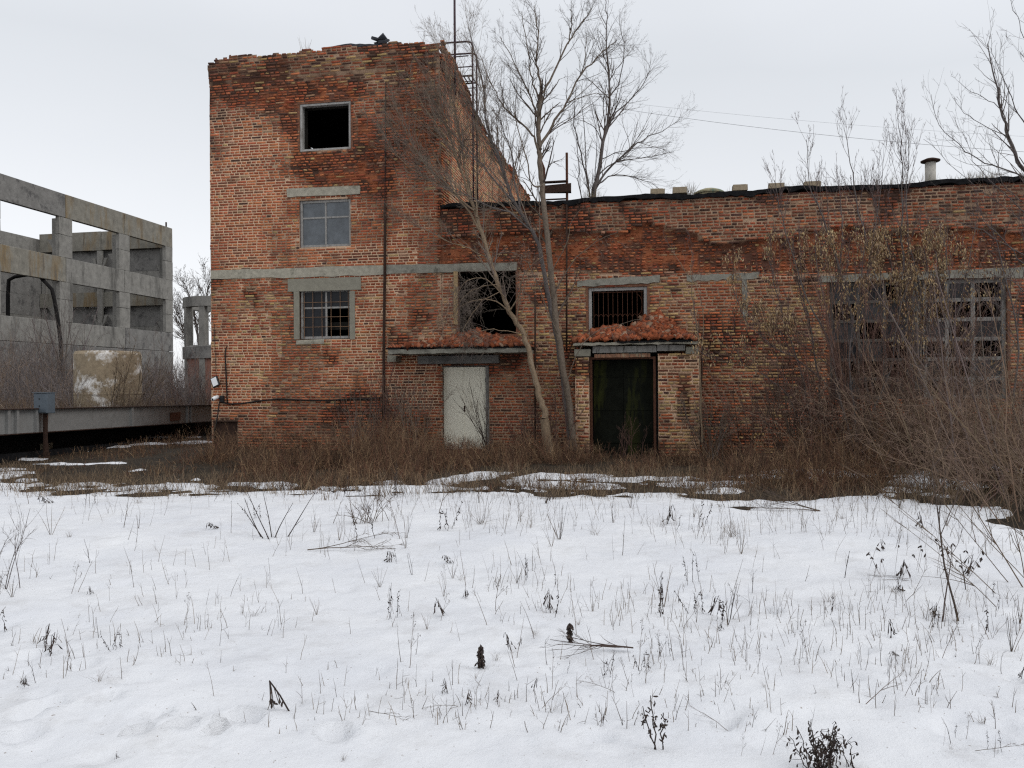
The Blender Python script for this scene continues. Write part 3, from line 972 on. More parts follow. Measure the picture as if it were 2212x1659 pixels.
# rusty frame and the mossy iron door
q = rect(1275, 771, 1417, 990, PD + .12); fz = q[3]
mb = MB(); mb.box(q[0], q[0] + .05, PD + .1, PD + .22, -.05, fz); mb.box(q[1] - .055, q[1], PD + .1, PD + .22, -.05, fz); mb.box(q[0] + .051, q[1] - .056, PD + .1, PD + .22, fz - .05, fz)
mb.build('door_frame', M['rust'], fac)
mb = MB(); ym = (q[0] + q[1]) / 2
for x0, x1 in ((q[0] + .055, ym - .004), (ym + .004, q[1] - .06)):
    mb = MB(); mb.box(x0, x1, PD + .48, PD + .52, .0, fz - .07)
    for zz in (.25, 1.0, 1.75): mb.box(x0 + .02, x1 - .02, PD + .465, PD + .48, zz, zz + .05)
    mb.build('door', M['door_green'], fac)
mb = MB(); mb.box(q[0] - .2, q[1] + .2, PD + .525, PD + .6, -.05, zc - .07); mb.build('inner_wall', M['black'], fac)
# iron cover over the low opening in the block
mb = MB(); a, b, z0, z1 = hV; mb.box(a, b, .05, .09, z0, z1); mb.box(a, a + .04, -.01, .05, z0, z1); mb.box(a, b, -.012, .05, z1 - .04, z1 + .001)
mb.build('hatch', M['rust_dark'], fac)
# downpipe and wall cables
mb = MB()
mb.tube([(F(832, 440, -.06)[0], -.06, F(832, 440, -.06)[1]), (F(831, 600, -.06)[0], -.06, F(831, 600)[1]), (F(829, 770, -.06)[0], -.06, F(829, 770)[1]), (F(828, 955, -.06)[0], -.06, .1)], .034, 10)
mb.build('downpipe', M['rust_dark'], fac, smooth=True)
mb = MB()
mb.tube([(F(834, 178)[0], -.02, F(834, 178)[1]), (F(833, 300)[0], -.015, F(833, 300)[1]), (F(832, 440)[0], -.02, F(832, 440)[1])], .011, 6)
mb.build('cable', M['cable'], fac)
for pts, rr in (([(488, 752), (486, 765), (488, 800), (490, 845), (491, 872)], .017),
                ([(476, 868), (496, 873), (520, 872), (560, 866), (600, 862), (650, 864), (700, 865), (760, 862), (800, 862), (828, 858)], .02),
                ([(463, 700), (464, 740), (466, 790), (467, 812)], .006), ([(488, 752), (491, 748)], .012)):
    mb = MB(); mb.tube([(F(x, y, -.03)[0], -.03, F(x, y, -.03)[1]) for x, y in pts], rr, 8); mb.build('cable', M['cable'], fac, smooth=True)
# pipes at the joint of block and wing
for x, y0, y1 in ((1156, 640, 960), (1224, 440, 760)):
    mb = MB(); mb.tube([(F(x, y0, -.1)[0], -.1, F(x, y0)[1]), (F(x, (y0 + y1) / 2, -.1)[0], -.09, F(x, (y0 + y1) / 2)[1]), (F(x, y1, -.1)[0], -.1, F(x, y1)[1])], .022, 8); mb.build('pipe', M['rust_dark'], fac, smooth=True)
mb = MB(); mb.tube([(F(1517, 750, -.35)[0], -.35, F(1517, 750, -.35)[1]), (F(1514, 870, -.4)[0], -.4, F(1514, 870, -.4)[1]), (F(1511, 965, -.45)[0], -.45, .05)], .022, 8); mb.build('pipe', M['rust_dark'], fac, smooth=True)

# rubble heaped on the two canopies ------------------------------------
def rubble(name, label, s0, s1, y0, y1, zfn, n, seed):
    r = random.Random(seed)
    V, Fq, C = [], [], []
    nx, ny = 60, 16
    for i in range(nx + 1):
        for j in range(ny + 1):
            s = s0 + (s1 - s0) * i / nx; y = y0 + (y1 - y0) * j / ny
            z = zfn(s, y) + r.uniform(-.015, .02)
            V.append((s, y, z)); k = r.uniform(.6, 1.2); C.append((.20 * k, .07 * k, .036 * k))
    for i in range(nx):
        for j in range(ny):
            o = i * (ny + 1) + j; Fq.append((o, o + ny + 1, o + ny + 2, o + 1))
    for q_ in range(n):
        s = r.uniform(s0, s1); y = y0 + (y1 - y0) * r.random() ** 1.1
        z = zfn(s, y) + r.uniform(-.005, .025)
        sz = r.choice([.015, .018, .02, .025, .03, .04, .065] * 4 + [.10, .11]) * r.uniform(.7, 1.2)
        rot = Euler((r.uniform(-1, 1), r.uniform(-1, 1), r.uniform(0, 6.3))).to_matrix()
        b = len(V); c = r.choice([(.37, .125, .06), (.30, .085, .04), (.34, .10, .045), (.32, .12, .065), (.18, .08, .055), (.26, .08, .04), (.34, .22, .15)])
        k = r.uniform(.5, 1.1)
        for dz in (-.5, .5):
            for dx, dy in ((-.5, -.5), (.5, -.5), (.5, .5), (-.5, .5)):
                p = Vector((dx * sz * r.uniform(1, 2.2), dy * sz * r.uniform(.7, 1.3), dz * sz * r.uniform(.5, .9)))
                p = rot @ p
                V.append((s + p.x, y + p.y, z + p.z)); C.append(tuple(x * k for x in c))
        for f in ((0, 3, 2, 1), (4, 5, 6, 7), (0, 1, 5, 4), (1, 2, 6, 5), (2, 3, 7, 6), (3, 0, 4, 7)):
            Fq.append(tuple(b + x for x in f))
    V = np.array(V)
    V = np.stack([O.x + E.x * V[:, 0] + D.x * V[:, 1], O.y + E.y * V[:, 0] + D.y * V[:, 1], V[:, 2]], 1)
    o = link(name, arr_mesh(name, V, np.array(Fq), M['rubble'], np.array(C)))
    return tag(o, label, 'rubble', kind='stuff')
sA0, zA = F(838, 757, CP); sA1, _ = F(1137, 749, CP); zA = (zA + F(1137, 749, CP)[1]) / 2
def zr1(s, y):
    t = (y - CP) / (-CP); u = (s - sA0) / (sA1 - sA0)
    env = min(1, u * 2.2 + .1) * min(1, (1 - u) * 6)
    return zA + .05 + t * env * (.16 + .20 * math.exp(-((u - .55) / .25) ** 2)) + .05 * math.sin(s * 5) * t * env
rubble('rubble', 'heap of broken red brick lying on the canopy over the white door', sA0, sA1, CP + .0, .02, zr1, 3000, 21)
sP0, zP = F(1240, 742, PD - .15); sP1, _ = F(1512, 735, PD - .15); zP = PORCH_Z
def zr2(s, y):
    t = (y - PD + .15) / (-PD + .15); u = (s - sP0) / (sP1 - sP0)
    env = min(1, u * 5 + .15) * min(1, (1 - u) * 4 + .1)
    return zP + .05 + t ** .8 * env * (.30 + .30 * math.exp(-((u - .66) / .2) ** 2)) + .05 * math.sin(s * 6) * t * env
rubble('rubble', 'red heap of crumbled brick on the roof of the brick porch', sP0, sP1, PD - .13, .02, zr2, 3600, 22)
# ------------------------------------------------------------------ things on and around the factory
def local_empty(name, s, dep, z, label, cat, group=None):
    return empty(name, W(s, dep, z), -TH, label, cat, group)

# ladder on the gable side, rails bent over the parapet
sl = s_R + .28
u0, zt_ = G(1021, 160, sl); u1, _ = G(1030.5, 300, sl)
u1 = max(u1, u0 + .42)
lad = local_empty('roof_ladder', sl, (u0 + u1) / 2, z_wing, 'rusty steel roof ladder with bent handrails against the side of the tall brick block', 'ladder')
hw = (u1 - u0) / 2; hz = z_top + .95 - z_wing
for k, y in enumerate((-hw, hw)):
    mb = MB(); t_ = hz - (.0 if k == 0 else .12)
    mb.tube([(0, y, .05), (0, y, t_ - .12), (-.035, y, t_ - .04), (-.12, y, t_), (-.6, y, t_ + .01), (-1.15, y, t_), (-1.2, y, t_ - .05), (-1.2, y, t_ - .9)], .026, 8)
    mb.build('rail', M['steel_purple'], lad, smooth=True)
z = .25
while z < hz - 1.0:
    mb = MB(); mb.tube([(0, -hw, z), (0, hw, z)], .012, 6); mb.build('rung', M['rust_dark'], lad); z += .33
mb = MB()
for zz in (.6, 2.4, 4.0): mb.tube([(0, -hw, zz), (-.28, -hw, zz)], .014, 6); mb.tube([(0, hw, zz), (-.28, hw, zz)], .014, 6)
mb.build('bracket', M['rust_dark'], lad)
mb = MB()
mb.tube([(-.12, -hw + .03, hz - .38), (-1.15, -hw + .03, hz - .38)], .016, 6); mb.tube([(-.12, hw - .03, hz - .5), (-1.15, hw - .03, hz - .5)], .016, 6)
mb.build('guard_rail', M['steel_purple'], lad)
mb = MB(); ztt = hz - .95
for yy in (-hw - .02, hw + .02): mb.box(-.5, .02, yy - .012, yy + .012, ztt - .02, ztt + .02)
for i in range(5): mb.box(-.48 + i * .11, -.46 + i * .11, -hw, hw, ztt - .015, ztt + .015)
mb.build('step_grate', M['rust_dark'], lad)

# mast
um, zm = G(983, 172, s_R + .06)
mast = local_empty('roof_mast', s_R + .06, um, z_top - .9, 'tall thin dark steel mast rising from the roof edge of the tall brick block', 'mast')
mb = MB(); mb.tube([(0, 0, 0), (0, 0, 2.2), (.01, 0, 4.6)], [.036, .03, .024], 8); mb.build('pole', M['steel_purple'], mast, smooth=True)
mb = MB(); mb.box(-.12, .03, -.06, .06, .25, .30); mb.box(-.12, .03, -.06, .06, .75, .80); mb.build('clamp', M['rust_dark'], mast)

# loose brick heap at the broken parapet of the gable
rnd = random.Random(77)

# steel stand on the wing roof
ust = .9
a, zl = F(1176, 437, ust); b, _ = F(1225, 437, ust)
st = local_empty('steel_stand', (a + b) / 2, ust, z_wing, 'rusty steel stand with two tall posts on the wing roof behind the big tree', 'stand')
hh = F(1226, 330, ust)[1] - z_wing
w2 = (b - a) / 2
mb = MB(); mb.tube([(w2, 0, 0), (w2, 0, hh)], .035, 6); mb.build('post', M['rust'], st)
mb = MB(); mb.tube([(-w2, 0, 0), (-w2, 0, hh * .75), (-w2 - .06, 0, hh * .86), (-w2 - .14, 0, hh)], .03, 6); mb.build('post', M['rust'], st)
for zz in (.30,): 
    mb = MB(); mb.tube([(-w2, 0, zz), (w2, 0, zz)], .022, 6); mb.build('crossbar', M['rust_dark'], st)
mb = MB(); mb.box(-w2 - .03, w2 + .10, -.06, .06, .46, .66, 0, rnd, .02); mb.box(-w2 - .02, w2 + .02, -.07, .08, .72, .75)
mb.build('tray', M['rust_dark'], st)

# loose blocks along the eave
blk_lab = ['pale loose block on the wing roof edge, nearest the roof tree', 'brown loose block on the wing roof edge just left of the round tank', 'loose block on the wing roof edge just right of the round tank',
           'loose block on the wing roof edge midway between round tank and saplings', 'loose block on the wing roof edge behind the tips of the saplings']
for (x0, x1, yb), lb in zip(((1405, 1436, 428.5), (1453, 1484, 424), (1582, 1614, 417), (1660, 1694, 413), (1736, 1772, 406.5)), blk_lab):
    a, b = F(x0, yb, -.02)[0], F(x1, yb, -.02)[0]
    mb = MB(); h_ = .125 + rnd.uniform(-.012, .012)
    mb.box(-(b - a) / 2, (b - a) / 2, -.09, .10, 0, h_, 0, rnd, .008)
    mb.box(-(b - a) / 2 + .03, (b - a) / 2 - .04, -.07, .08, h_ + .001, h_ + .012, 0, rnd, .006)
    o = mb.build('loose_block', M['block'], bevel=.006)
    o.location = W((a + b) / 2, -.02, z_wing + .068); o.rotation_euler = (rnd.uniform(-.03, .03), 0, -TH + rnd.uniform(-.05, .05))
    tag(o, lb, 'block', 'loose blocks along the wing roof edge')

# round tank and vent pipe on the roof
dt = 1.8
sc_, ztk = F(1534, 406, dt); rr = (F(1565, 410, dt)[0] - F(1503, 410, dt)[0]) / 2
tk = local_empty('roof_tank', sc_, dt + rr, z_wing, 'low round greenish plank-sided tank on the wing roof', 'tank')
hk = ztk - z_wing
mb = MB(); mb.lathe([(rr, 0), (rr, hk - .08)], n=32); mb.build('drum', M['tank'], tk)
mb = MB(); mb.lathe([(rr + .03, hk - .08), (rr + .03, hk - .04), (rr * .9, hk + .0), (rr * .5, hk + .05), (.01, hk + .06)], n=32); mb.build('lid', M['tank'], tk)
dv = 1.2
sv, zv = F(2010, 396, dv); zc1 = F(2010, 347, dv)[1]; rp = (F(2022, 380, dv)[0] - F(1999, 380, dv)[0]) / 2
vp = local_empty('vent_pipe', sv, dv, z_wing, 'white vent pipe with a flat dark cap on the wing roof', 'vent pipe')
mb = MB(); mb.tube([(0, 0, 0), (0, 0, zc1 - z_wing - .05)], rp, 20); mb.build('pipe', M['asbestos'], vp, smooth=True)
rc_ = (F(2028, 345, dv)[0] - F(1986, 345, dv)[0]) / 2
mb = MB(); mb.lathe([(.01, zc1 - z_wing + .06), (rc_ * .5, zc1 - z_wing + .045), (rc_, zc1 - z_wing - .0), (rc_ * .98, zc1 - z_wing - .025), (rp, zc1 - z_wing - .05)], n=28); mb.build('cap', M['rust_dark'], vp, smooth=True)

# floodlight and camera on the corner
sf, zf = F(465, 825, -.12)
fl_ = local_empty('floodlight', sf, -.12, zf, 'small black floodlight with a white front tilted on the corner of the brick block', 'floodlight')
rot = Euler((rad(-8), rad(-24), 0)).to_matrix()
def tb(mb, x0, x1, y0, y1, z0, z1):
    P = [(x0, y0, z0), (x1, y0, z0), (x1, y1, z0), (x0, y1, z0), (x0, y0, z1), (x1, y0, z1), (x1, y1, z1), (x0, y1, z1)]
    mb.quad_box([rot @ Vector(p) for p in P])
mb = MB(); tb(mb, -.10, .10, -.03, .03, -.135, .135); mb.build('housing', M['lamp_black'], fl_, bevel=.01)
mb = MB(); tb(mb, -.075, .075, -.036, -.031, -.108, .108); mb.build('lens', M['lamp_white'], fl_)
mb = MB(); mb.tube([(0, .02, -.05), (.02, .09, -.12), (.02, .115, -.12)], .012, 6); mb.build('bracket', M['lamp_black'], fl_)
scm, zcm = F(466, 860, -.16)
cm_ = local_empty('security_camera', scm, -.16, zcm, 'small white and black security camera below the floodlight', 'camera')
mb = MB(); mb.tube([(-.03, -.10, -.03), (-.02, -.02, 0), (.01, .08, .03)], [.045, .052, .05], 12); mb.build('body', M['lamp_white'], cm_, smooth=True)
mb = MB(); mb.tube([(-.034, -.106, -.033), (-.031, -.101, -.031)], .036, 12); mb.build('lens', M['lamp_black'], cm_)
mb = MB(); mb.tube([(.04, .06, .0), (.06, .12, -.02), (.06, .155, -.02)], .018, 8); mb.box(.05, .16, .09, .15, -.10, .06); mb.build('mount', M['lamp_black'], cm_)
mb = MB(); mb.tube([W(*F(474, 868, -.05)[:1], -.05, F(474, 868, -.05)[1]), W(F(470, 890, -.3)[0], -.3, .85), W(F(463, 920, -.25)[0], -.25, .45), W(F(466, 960, -.2)[0], -.2, .02)], .016, 6)
tag(mb.build('hanging_cable', M['cable'], smooth=True), 'brown cable hanging from the security camera down to the ground', 'cable')

# ------------------------------------------------------------------ weighbridge with steel side girder
ga = at(0, 911, 16.6); gb = at(455, 893, 26.0)
gd = (gb - ga); gd.z = 0; gl = gd.length; gd.normalize()
gang = math.atan2(gd.y, gd.x)
wbz = .5
wb = empty('weighbridge', (ga.x, ga.y, .12), gang, 'grey steel girder of an old weighbridge with rust spots, left of the brick block', 'weighbridge')
wb.rotation_euler = (0, .0175, gang)
zt_ = 1.03; zb_ = .51
L0, L1 = -5.0, gl + 3.5
mb = MB(); mb.box(L0, L1, .0, .012, zb_, zt_); mb.build('web', M['girder'], wb)
mb = MB(); mb.box(L0, L1, -.11, .12, zt_, zt_ + .02); mb.build('flange', M['rust_dark'], wb)
mb = MB(); mb.box(L0, L1, -.09, .10, zb_ - .018, zb_); mb.build('flange', M['rust_dark'], wb)
def gx(px):
    d = ray(px, 900); n_ = Vector((-gd.y, gd.x, 0)); base = Vector((ga.x, ga.y, 0))
    k = (base - Vector((0, 0, 0))).dot(n_) / Vector((d.x, d.y, 0)).dot(n_)
    return (Vector((d.x, d.y, 0)) * k - base).dot(gd)
for px in (-160, -60, 12, 31, 74, 281, 402, 409):
    x = gx(px); mb = MB(); mb.box(x - .035, x + .035, -.075, -.001, zb_ + .001, zt_ - .001); mb.build('stiffener', M['girder'], wb)
mb = MB(); x = gx(377); mb.box(x - .30, x + .25, -.05, -.002, .60, .84, 0, rnd, .01); mb.build('cover_plate', M['rust'], wb)
mb = MB(); mb.box(L0, L1, .13, 1.6, .86, .95); mb.build('shade_deck', M['black'], wb)  # black deck added just below the flange top to shade the space beneath
mb = MB(); mb.box(L0, L1, 1.5, 1.58, -.4, .85); mb.build('dark_backing', M['black'], wb)  # black wall added behind the girder so the gap below reads dark
mb = MB(); mb.box(L0, L1, .25, .45, -.5, .06); mb.build('kerb', M['tar'], wb)
bx = gx(83)
eb = empty('control_box', Vector((ga.x, ga.y, 0)) + gd * bx + Vector((gd.y, -gd.x, 0)) * .16, gang, 'blue-grey metal control box on a post by the weighbridge girder', 'control box')
eb.rotation_euler = (0, 0, -.35)
zc0, zc1 = at(83, 894, 17.3).z, at(83, 849, 17.3).z
mb = MB(); mb.box(-.20, .20, -.12, .10, zc0, zc1); mb.build('cabinet', M['box_paint'], eb, bevel=.012)
mb = MB(); mb.box(-.185, .185, -.132, -.121, zc0 + .02, zc1 - .02); cd = mb.build('door', M['box_paint'], eb, bevel=.004)
mb = MB(); mb.box(-.02, .0, -.142, -.1325, zc0 + .14, zc0 + .18); mb.box(-.02, .0, -.142, -.1325, zc0 + .30, zc0 + .34); mb.build('lock', M['lamp_black'], cd)
mb = MB(); mb.box(-.215, .215, -.15, .115, zc1 + .001, zc1 + .014); mb.build('lid', M['box_paint'], eb, bevel=.004)
mb = MB(); mb.tube([(.0, 0, 0), (.0, 0, zc0)], .045, 8); mb.tube([(.14, -.05, zc0), (.13, -.06, .5), (.17, -.05, .0)], .012, 6); mb.build('post', M['rust_dark'], eb)
# concrete kerb block in front
q0, q1 = gnd(-60, 978), gnd(101, 974)
kb = MB(); kl = (q1 - q0).length
kb.box(-1.5, kl, 0, .5, -.05, .19, 0, rnd, .012)
o = kb.build('concrete_beam', M['block'], bevel=.015); o.location = (q0.x, q0.y, 0); o.rotation_euler = (0, 0, math.atan2(q1.y - q0.y, q1.x - q0.x))
tag(o, 'mossy concrete beam lying on the ground before the weighbridge', 'concrete beam')

# ------------------------------------------------------------------ ruined concrete frame hall
ZC = 65.0
cp = at(375, 829, ZC); cp.z = 0
fh = empty('concrete_hall', cp, -TH, 'roofless grey precast concrete hall with open bays, far left', 'building')
# local: x along facade (-x away to the left), y depth; the visible wall runs along -y from the corner
WZ = [(13.06, 14.66), (8.70, 10.35), (4.50, 6.02), (2.98, 4.47), (1.48, 2.95), (-.1, 1.45)]
rc = random.Random(5)
NB = 5
GAPJ = .02
for bi in range(NB):
    y1 = -6.0 * bi - .01; y0 = y1 - 5.98
    for wi, (za, zb) in enumerate(WZ):
        mb = MB(); d_ = rc.uniform(-.012, .012)
        mb.box(-.30 + d_, .0 + d_, y0 + rc.uniform(0, .02), y1 - rc.uniform(0, .02), za, zb, 0, rc, .012)
        mt = 'concrete_rust' if (wi == 0 and bi in (0, 1)) or (wi == 1 and bi == 2) else ('concrete_dark' if wi > 2 or rc.random() < .25 else 'concrete')
        mb.build('wall_panel', M[mt], fh, bevel=.02)
    # lower storey mostly closed off behind; far wall
    for wi, (za, zb) in enumerate([(12.5, 14.1), (10.9, 12.48), (9.3, 10.88), (7.6, 9.28), (5.7, 7.58), (4.1, 5.68), (2.5, 4.08), (.0, 2.48)]):
        if wi == 0 and bi in (2,): zb -= .35
        mb = MB(); mb.box(-12.3, -12.0, y0, y1, za, zb, 0, rc, .02)
        mb.build('back_panel', M['concrete_dark' if rc.random() < .6 else 'concrete'], fh)
for bi in range(NB + 1):
    y = -6.0 * bi
    for za, zb in ((10.36, 13.05), (6.03, 8.69)):
        zmid = za + (zb - za) * .56
        yy0, yy1 = (y - .60, y + .60) if bi else (y - .95, y)
        for c, d in ((za, zmid - .01), (zmid + .01, zb)):
            mb = MB(); mb.box(-.30, -.002, yy0, yy1, c, d, 0, rc, .012); mb.build('pier_block', M['concrete'], fh, bevel=.015)
    for xx in (-.62, -11.7):
        mb = MB(); mb.box(xx - .2, xx + .2, y - .3 - (.2 if not bi else 0), y + .1 - (.2 if not bi else 0), 0, 13.0 if xx > -2 else 11.6)
        for zc_ in (11.6, 7.0):
            for sg in (-1, 1):
                yy_ = y - .1 - (.2 if not bi else 0)
                mb.quad_box([(xx + sg * .19, yy_ - .15, zc_ - .6), (xx + sg * .22, yy_ - .15, zc_ - .6), (xx + sg * .22, yy_ + .15, zc_ - .6), (xx + sg * .19, yy_ + .15, zc_ - .6), (xx + sg * .19, yy_ - .15, zc_), (xx + sg * .62, yy_ - .15, zc_), (xx + sg * .62, yy_ + .15, zc_), (xx + sg * .19, yy_ + .15, zc_)])
        mb.build('column', M['concrete'], fh)
# end wall with beams
for za, zb, mt in ((13.0, 14.55, 'concrete_rust'), (11.2, 12.98, 'concrete_dark'), (9.5, 11.18, 'concrete'), (8.3, 9.48, 'concrete_rust'), (6.6, 8.28, 'concrete_dark'), (5.0, 6.58, 'concrete'), (3.2, 4.98, 'concrete_dark'), (1.6, 3.18, 'concrete_dark'), (0, 1.58, 'concrete_dark')):
    for x0, x1 in ((-6.1, -.35), (-11.95, -6.15)):
        mb = MB(); pr = -.35 if mt == 'concrete_rust' else 0
        mb.box(x0, x1, -.30 + pr, -.02, za, zb, 0, rc, .02); mb.build('end_panel', M[mt], fh)
for xx in (-6.1,):
    mb = MB(); mb.box(xx - .22, xx + .22, -.9, -.7, 0, 12.9)
    for zc_ in (12.3, 7.6):
        for sg in (-1, 1):
            mb.quad_box([(xx + sg * .2, -.89, zc_ - .9), (xx + sg * .3, -.89, zc_ - .9), (xx + sg * .3, -.71, zc_ - .9), (xx + sg * .2, -.71, zc_ - .9), (xx + sg * .45, -.89, zc_), (xx + sg * .75, -.89, zc_), (xx + sg * .75, -.71, zc_), (xx + sg * .45, -.71, zc_)])
    mb.build('column', M['concrete'], fh)
mb = MB()
for yy, zz in ((-6.9, 13.3), (-12.8, 12.6)): mb.box(-11.6, -11.3, yy, yy + .3, 11.4, zz)
mb.box(-.32, -.22, -.5, -.42, 14.66, 15.1)
mb.build('rebar', M['rust_dark'], fh)
# bent pipe before the hall
YP = 51.5
bp = at(40, 830, YP); bp.z = 0
pts = [at(x, y, YP) - bp for x, y in ((17, 640), (19, 605), (32, 598), (68, 592), (85, 596), (112, 625), (118, 650), (125, 690), (130, 730))]
o = MB().tube([Vector((0, 0, 0)) + Vector((pts[0].x, pts[0].y, 0))] + pts + [Vector((pts[-1].x + .3, pts[-1].y, 0))], .12, 8).build('bent_pipe', M['black'], smooth=True)
o.location = bp
tag(o, 'dark bent pipe arching inside the leftmost open bay of the concrete hall', 'pipe')

# weathered concrete ring with flaking white paint
rg0 = at(234, 829, 30.0); rg0.z = 0
rgo = empty('concrete_tank', rg0, 0, 'squat round tan concrete tank with flaking white patches behind the weighbridge', 'tank')
hR = at(234, 757, 29.0).z; rR = 132 / 2 / 1700 * 30
mb = MB(); mb.lathe([(rR, -.1), (rR, hR - .12), (rR - .05, hR), (rR - .25, hR), (rR - .25, hR - .6), (.01, hR - .6)], n=40); mb.build('shell', M['ring'], rgo, smooth=False)
mb = MB(); mb.lathe([(rR + .012, hR * .45), (rR + .012, hR * .45 + .05), (rR + .003, hR * .45 + .06)], n=40); mb.build('joint', M['ring'], rgo)

# round roofless pavilion behind the block
pv0 = at(478, 829, 45.0); pv0.z = 0
pv = empty('round_pavilion', pv0, 0, 'round concrete ruin on posts over a brick base, half hidden by the brick block', 'ruin')
ztp = at(440, 641, 43.5).z; zmid_ = at(440, 745, 43.5).z
Rv = (478 - 402) / 1700 * 45
mb = MB(); mb.lathe([(Rv, ztp - .55), (Rv, ztp), (Rv - .35, ztp), (Rv - .35, ztp - .55), (Rv, ztp - .55)], n=40); mb.build('ring_beam', M['concrete'], pv)
for k in range(9):
    a = 2 * math.pi * k / 9 + .35
    mb = MB(); mb.obox((math.cos(a) * (Rv - .2), math.sin(a) * (Rv - .2), (ztp - .55) / 2), .34, .34, ztp - .56, Matrix.Rotation(a, 3, 'Z')); mb.build('post', M['concrete'], pv)
mb = MB(); mb.lathe([(Rv + .03, zmid_ - .75), (Rv + .03, zmid_ - .1), (Rv - .3, zmid_), (Rv - .3, zmid_ - .75), (Rv + .03, zmid_ - .75)], n=40); mb.build('ring_beam', M['concrete_dark'], pv)
m, nn_, p_ = newmat('brick_far')
bt = nnode(nn_, 'ShaderNodeTexBrick'); tcn = nnode(nn_, 'ShaderNodeTexCoord')
bt.inputs['Scale'].default_value = 6; bt.inputs['Color1'].default_value = (.26, .10, .07, 1); bt.inputs['Color2'].default_value = (.19, .09, .065, 1); bt.inputs['Mortar'].default_value = (.22, .17, .14, 1)
nn_.links.new(tcn.outputs['Object'], bt.inputs['Vector']); nn_.links.new(bt.outputs['Color'], p_.inputs['Base Color']); p_.inputs['Roughness'].default_value = .95
M['brick_far'] = m
mb = MB(); mb.lathe([(Rv - .08, -.1), (Rv - .08, zmid_ - .7)], n=40); mb.build('base_wall', M['brick_far'], pv)

# overhead wires
def wire(name, p0, p1, sag, lab, wr=.006):
    mb = MB(); mb.tube([p0.lerp(p1, t) + Vector((0, 0, -sag * 4 * t * (1 - t))) for t in [i / 20 for i in range(21)]], wr, 5)
    tag(mb.build(name, M['wire'], smooth=True), lab, 'wire', 'overhead wires')
wire('overhead_wire', at(1085, 192, 34), at(2600, 348, 27), .5, 'lower of two thin overhead wires crossing the sky above the wing')
wire('overhead_wire', at(1085, 189, 37), at(2600, 312, 34), .4, 'upper fainter of two thin overhead wires crossing the sky above the wing', .0035)
# ------------------------------------------------------------------ ground and snow
bpts = [(-700, 1040), (0, 1043), (120, 1045), (200, 1062), (290, 1050), (420, 1049), (560, 1056), (700, 1062), (800, 1054), (900, 1046), (985, 1052), (1080, 1060), (1140, 1058), (1180, 1066), (1300, 1060),
        (1400, 1065), (1500, 1066), (1600, 1082), (1660, 1083), (1740, 1080), (1850, 1072), (1950, 1068), (2010, 1062), (2060, 1078), (2120, 1100), (2170, 1125), (2212, 1158), (2420, 1240)]
BX, BY = [], []
for x, y in bpts:
    g_ = gnd(x, y, .03); BX.append(g_.x / g_.y); BY.append(g_.y)
def blob(px, py, wx, hy):
    """ellipse on the ground from a photo ellipse"""
    c = gnd(px, py); a_ = gnd(px, py - hy); b_ = gnd(px, py + hy)
    return c.x, c.y, wx / 1700 * c.y, max(.12, abs(a_.y - b_.y) / 2)
ADD = [blob(*q) for q in ((2020, 1046, 95, 13), (1740, 1019, 100, 5), (1810, 1028, 80, 5), (1960, 1030, 50, 4), (1640, 1030, 70, 4), (1560, 1044, 70, 4), (1010, 1034, 50, 8), (960, 1042, 42, 7), (1060, 1024, 46, 4), (1180, 1031, 70, 7), (1130, 1043, 50, 7), (1260, 1030, 70, 5), (1330, 1038, 90, 5), (1210, 1047, 60, 6), (1420, 1036, 90, 5), (1290, 1050, 60, 5), (1490, 1048, 90, 6), (1560, 1060, 50, 6),
                          (1740, 1018, 70, 4), (1790, 1028, 60, 5), (1700, 1022, 60, 3), (1760, 1036, 22, 3), (1985, 1022, 30, 4), (2020, 1047, 72, 12), (1940, 1058, 36, 5), (2195, 1015, 35, 10),
                          (310, 1052, 40, 3), (190, 1046, 50, 3), (380, 1050, 60, 5), (620, 1048, 26, 3), (700, 1052, 18, 3), (840, 1046, 30, 6),
                          (230, 966, 60, 2.5), (150, 974, 40, 2), (330, 960, 60, 2), (420, 956, 40, 3), (50, 993, 45, 2), (140, 1003, 60, 1.6), (240, 1002, 40, 1.4), (20, 1014, 30, 1.6), (25, 1022, 40, 2.5), (5, 1030, 30, 5), (300, 1016, 10, 2), (340, 945, 90, 1.2))]
SUB = [blob(*q) for q in ((1560, 1072, 85, 9), (1665, 1062, 70, 6), (2085, 1087, 95, 8), (1400, 1061, 70, 5), (1940, 1064, 60, 4), (1790, 1066, 60, 4), (1330, 1074, 40, 3), (1200, 1072, 36, 3), (960, 1064, 40, 3), (440, 1070, 40, 2.5), (90, 1060, 40, 4), (170, 1064, 50, 8), (355, 1066, 50, 3.5), (300, 1072, 62, 4), (240, 1063, 30, 3), (520, 1062, 50, 2.5), (1170, 1050, 30, 6), (1290, 1066, 45, 8), (1385, 1060, 50, 5), (1550, 1073, 62, 9), (1470, 1058, 60, 4), (1110, 1052, 20, 6), (1680, 1079, 30, 5), (1235, 1060, 24, 3), (1090, 1044, 30, 5), (1010, 1050, 24, 6), (2080, 1083, 60, 6), (2010, 1078, 30, 4), (780, 1072, 30, 2), (870, 1064, 20, 2.5), (660, 1068, 26, 2), (1450, 1044, 50, 4), (1340, 1028, 60, 3))]
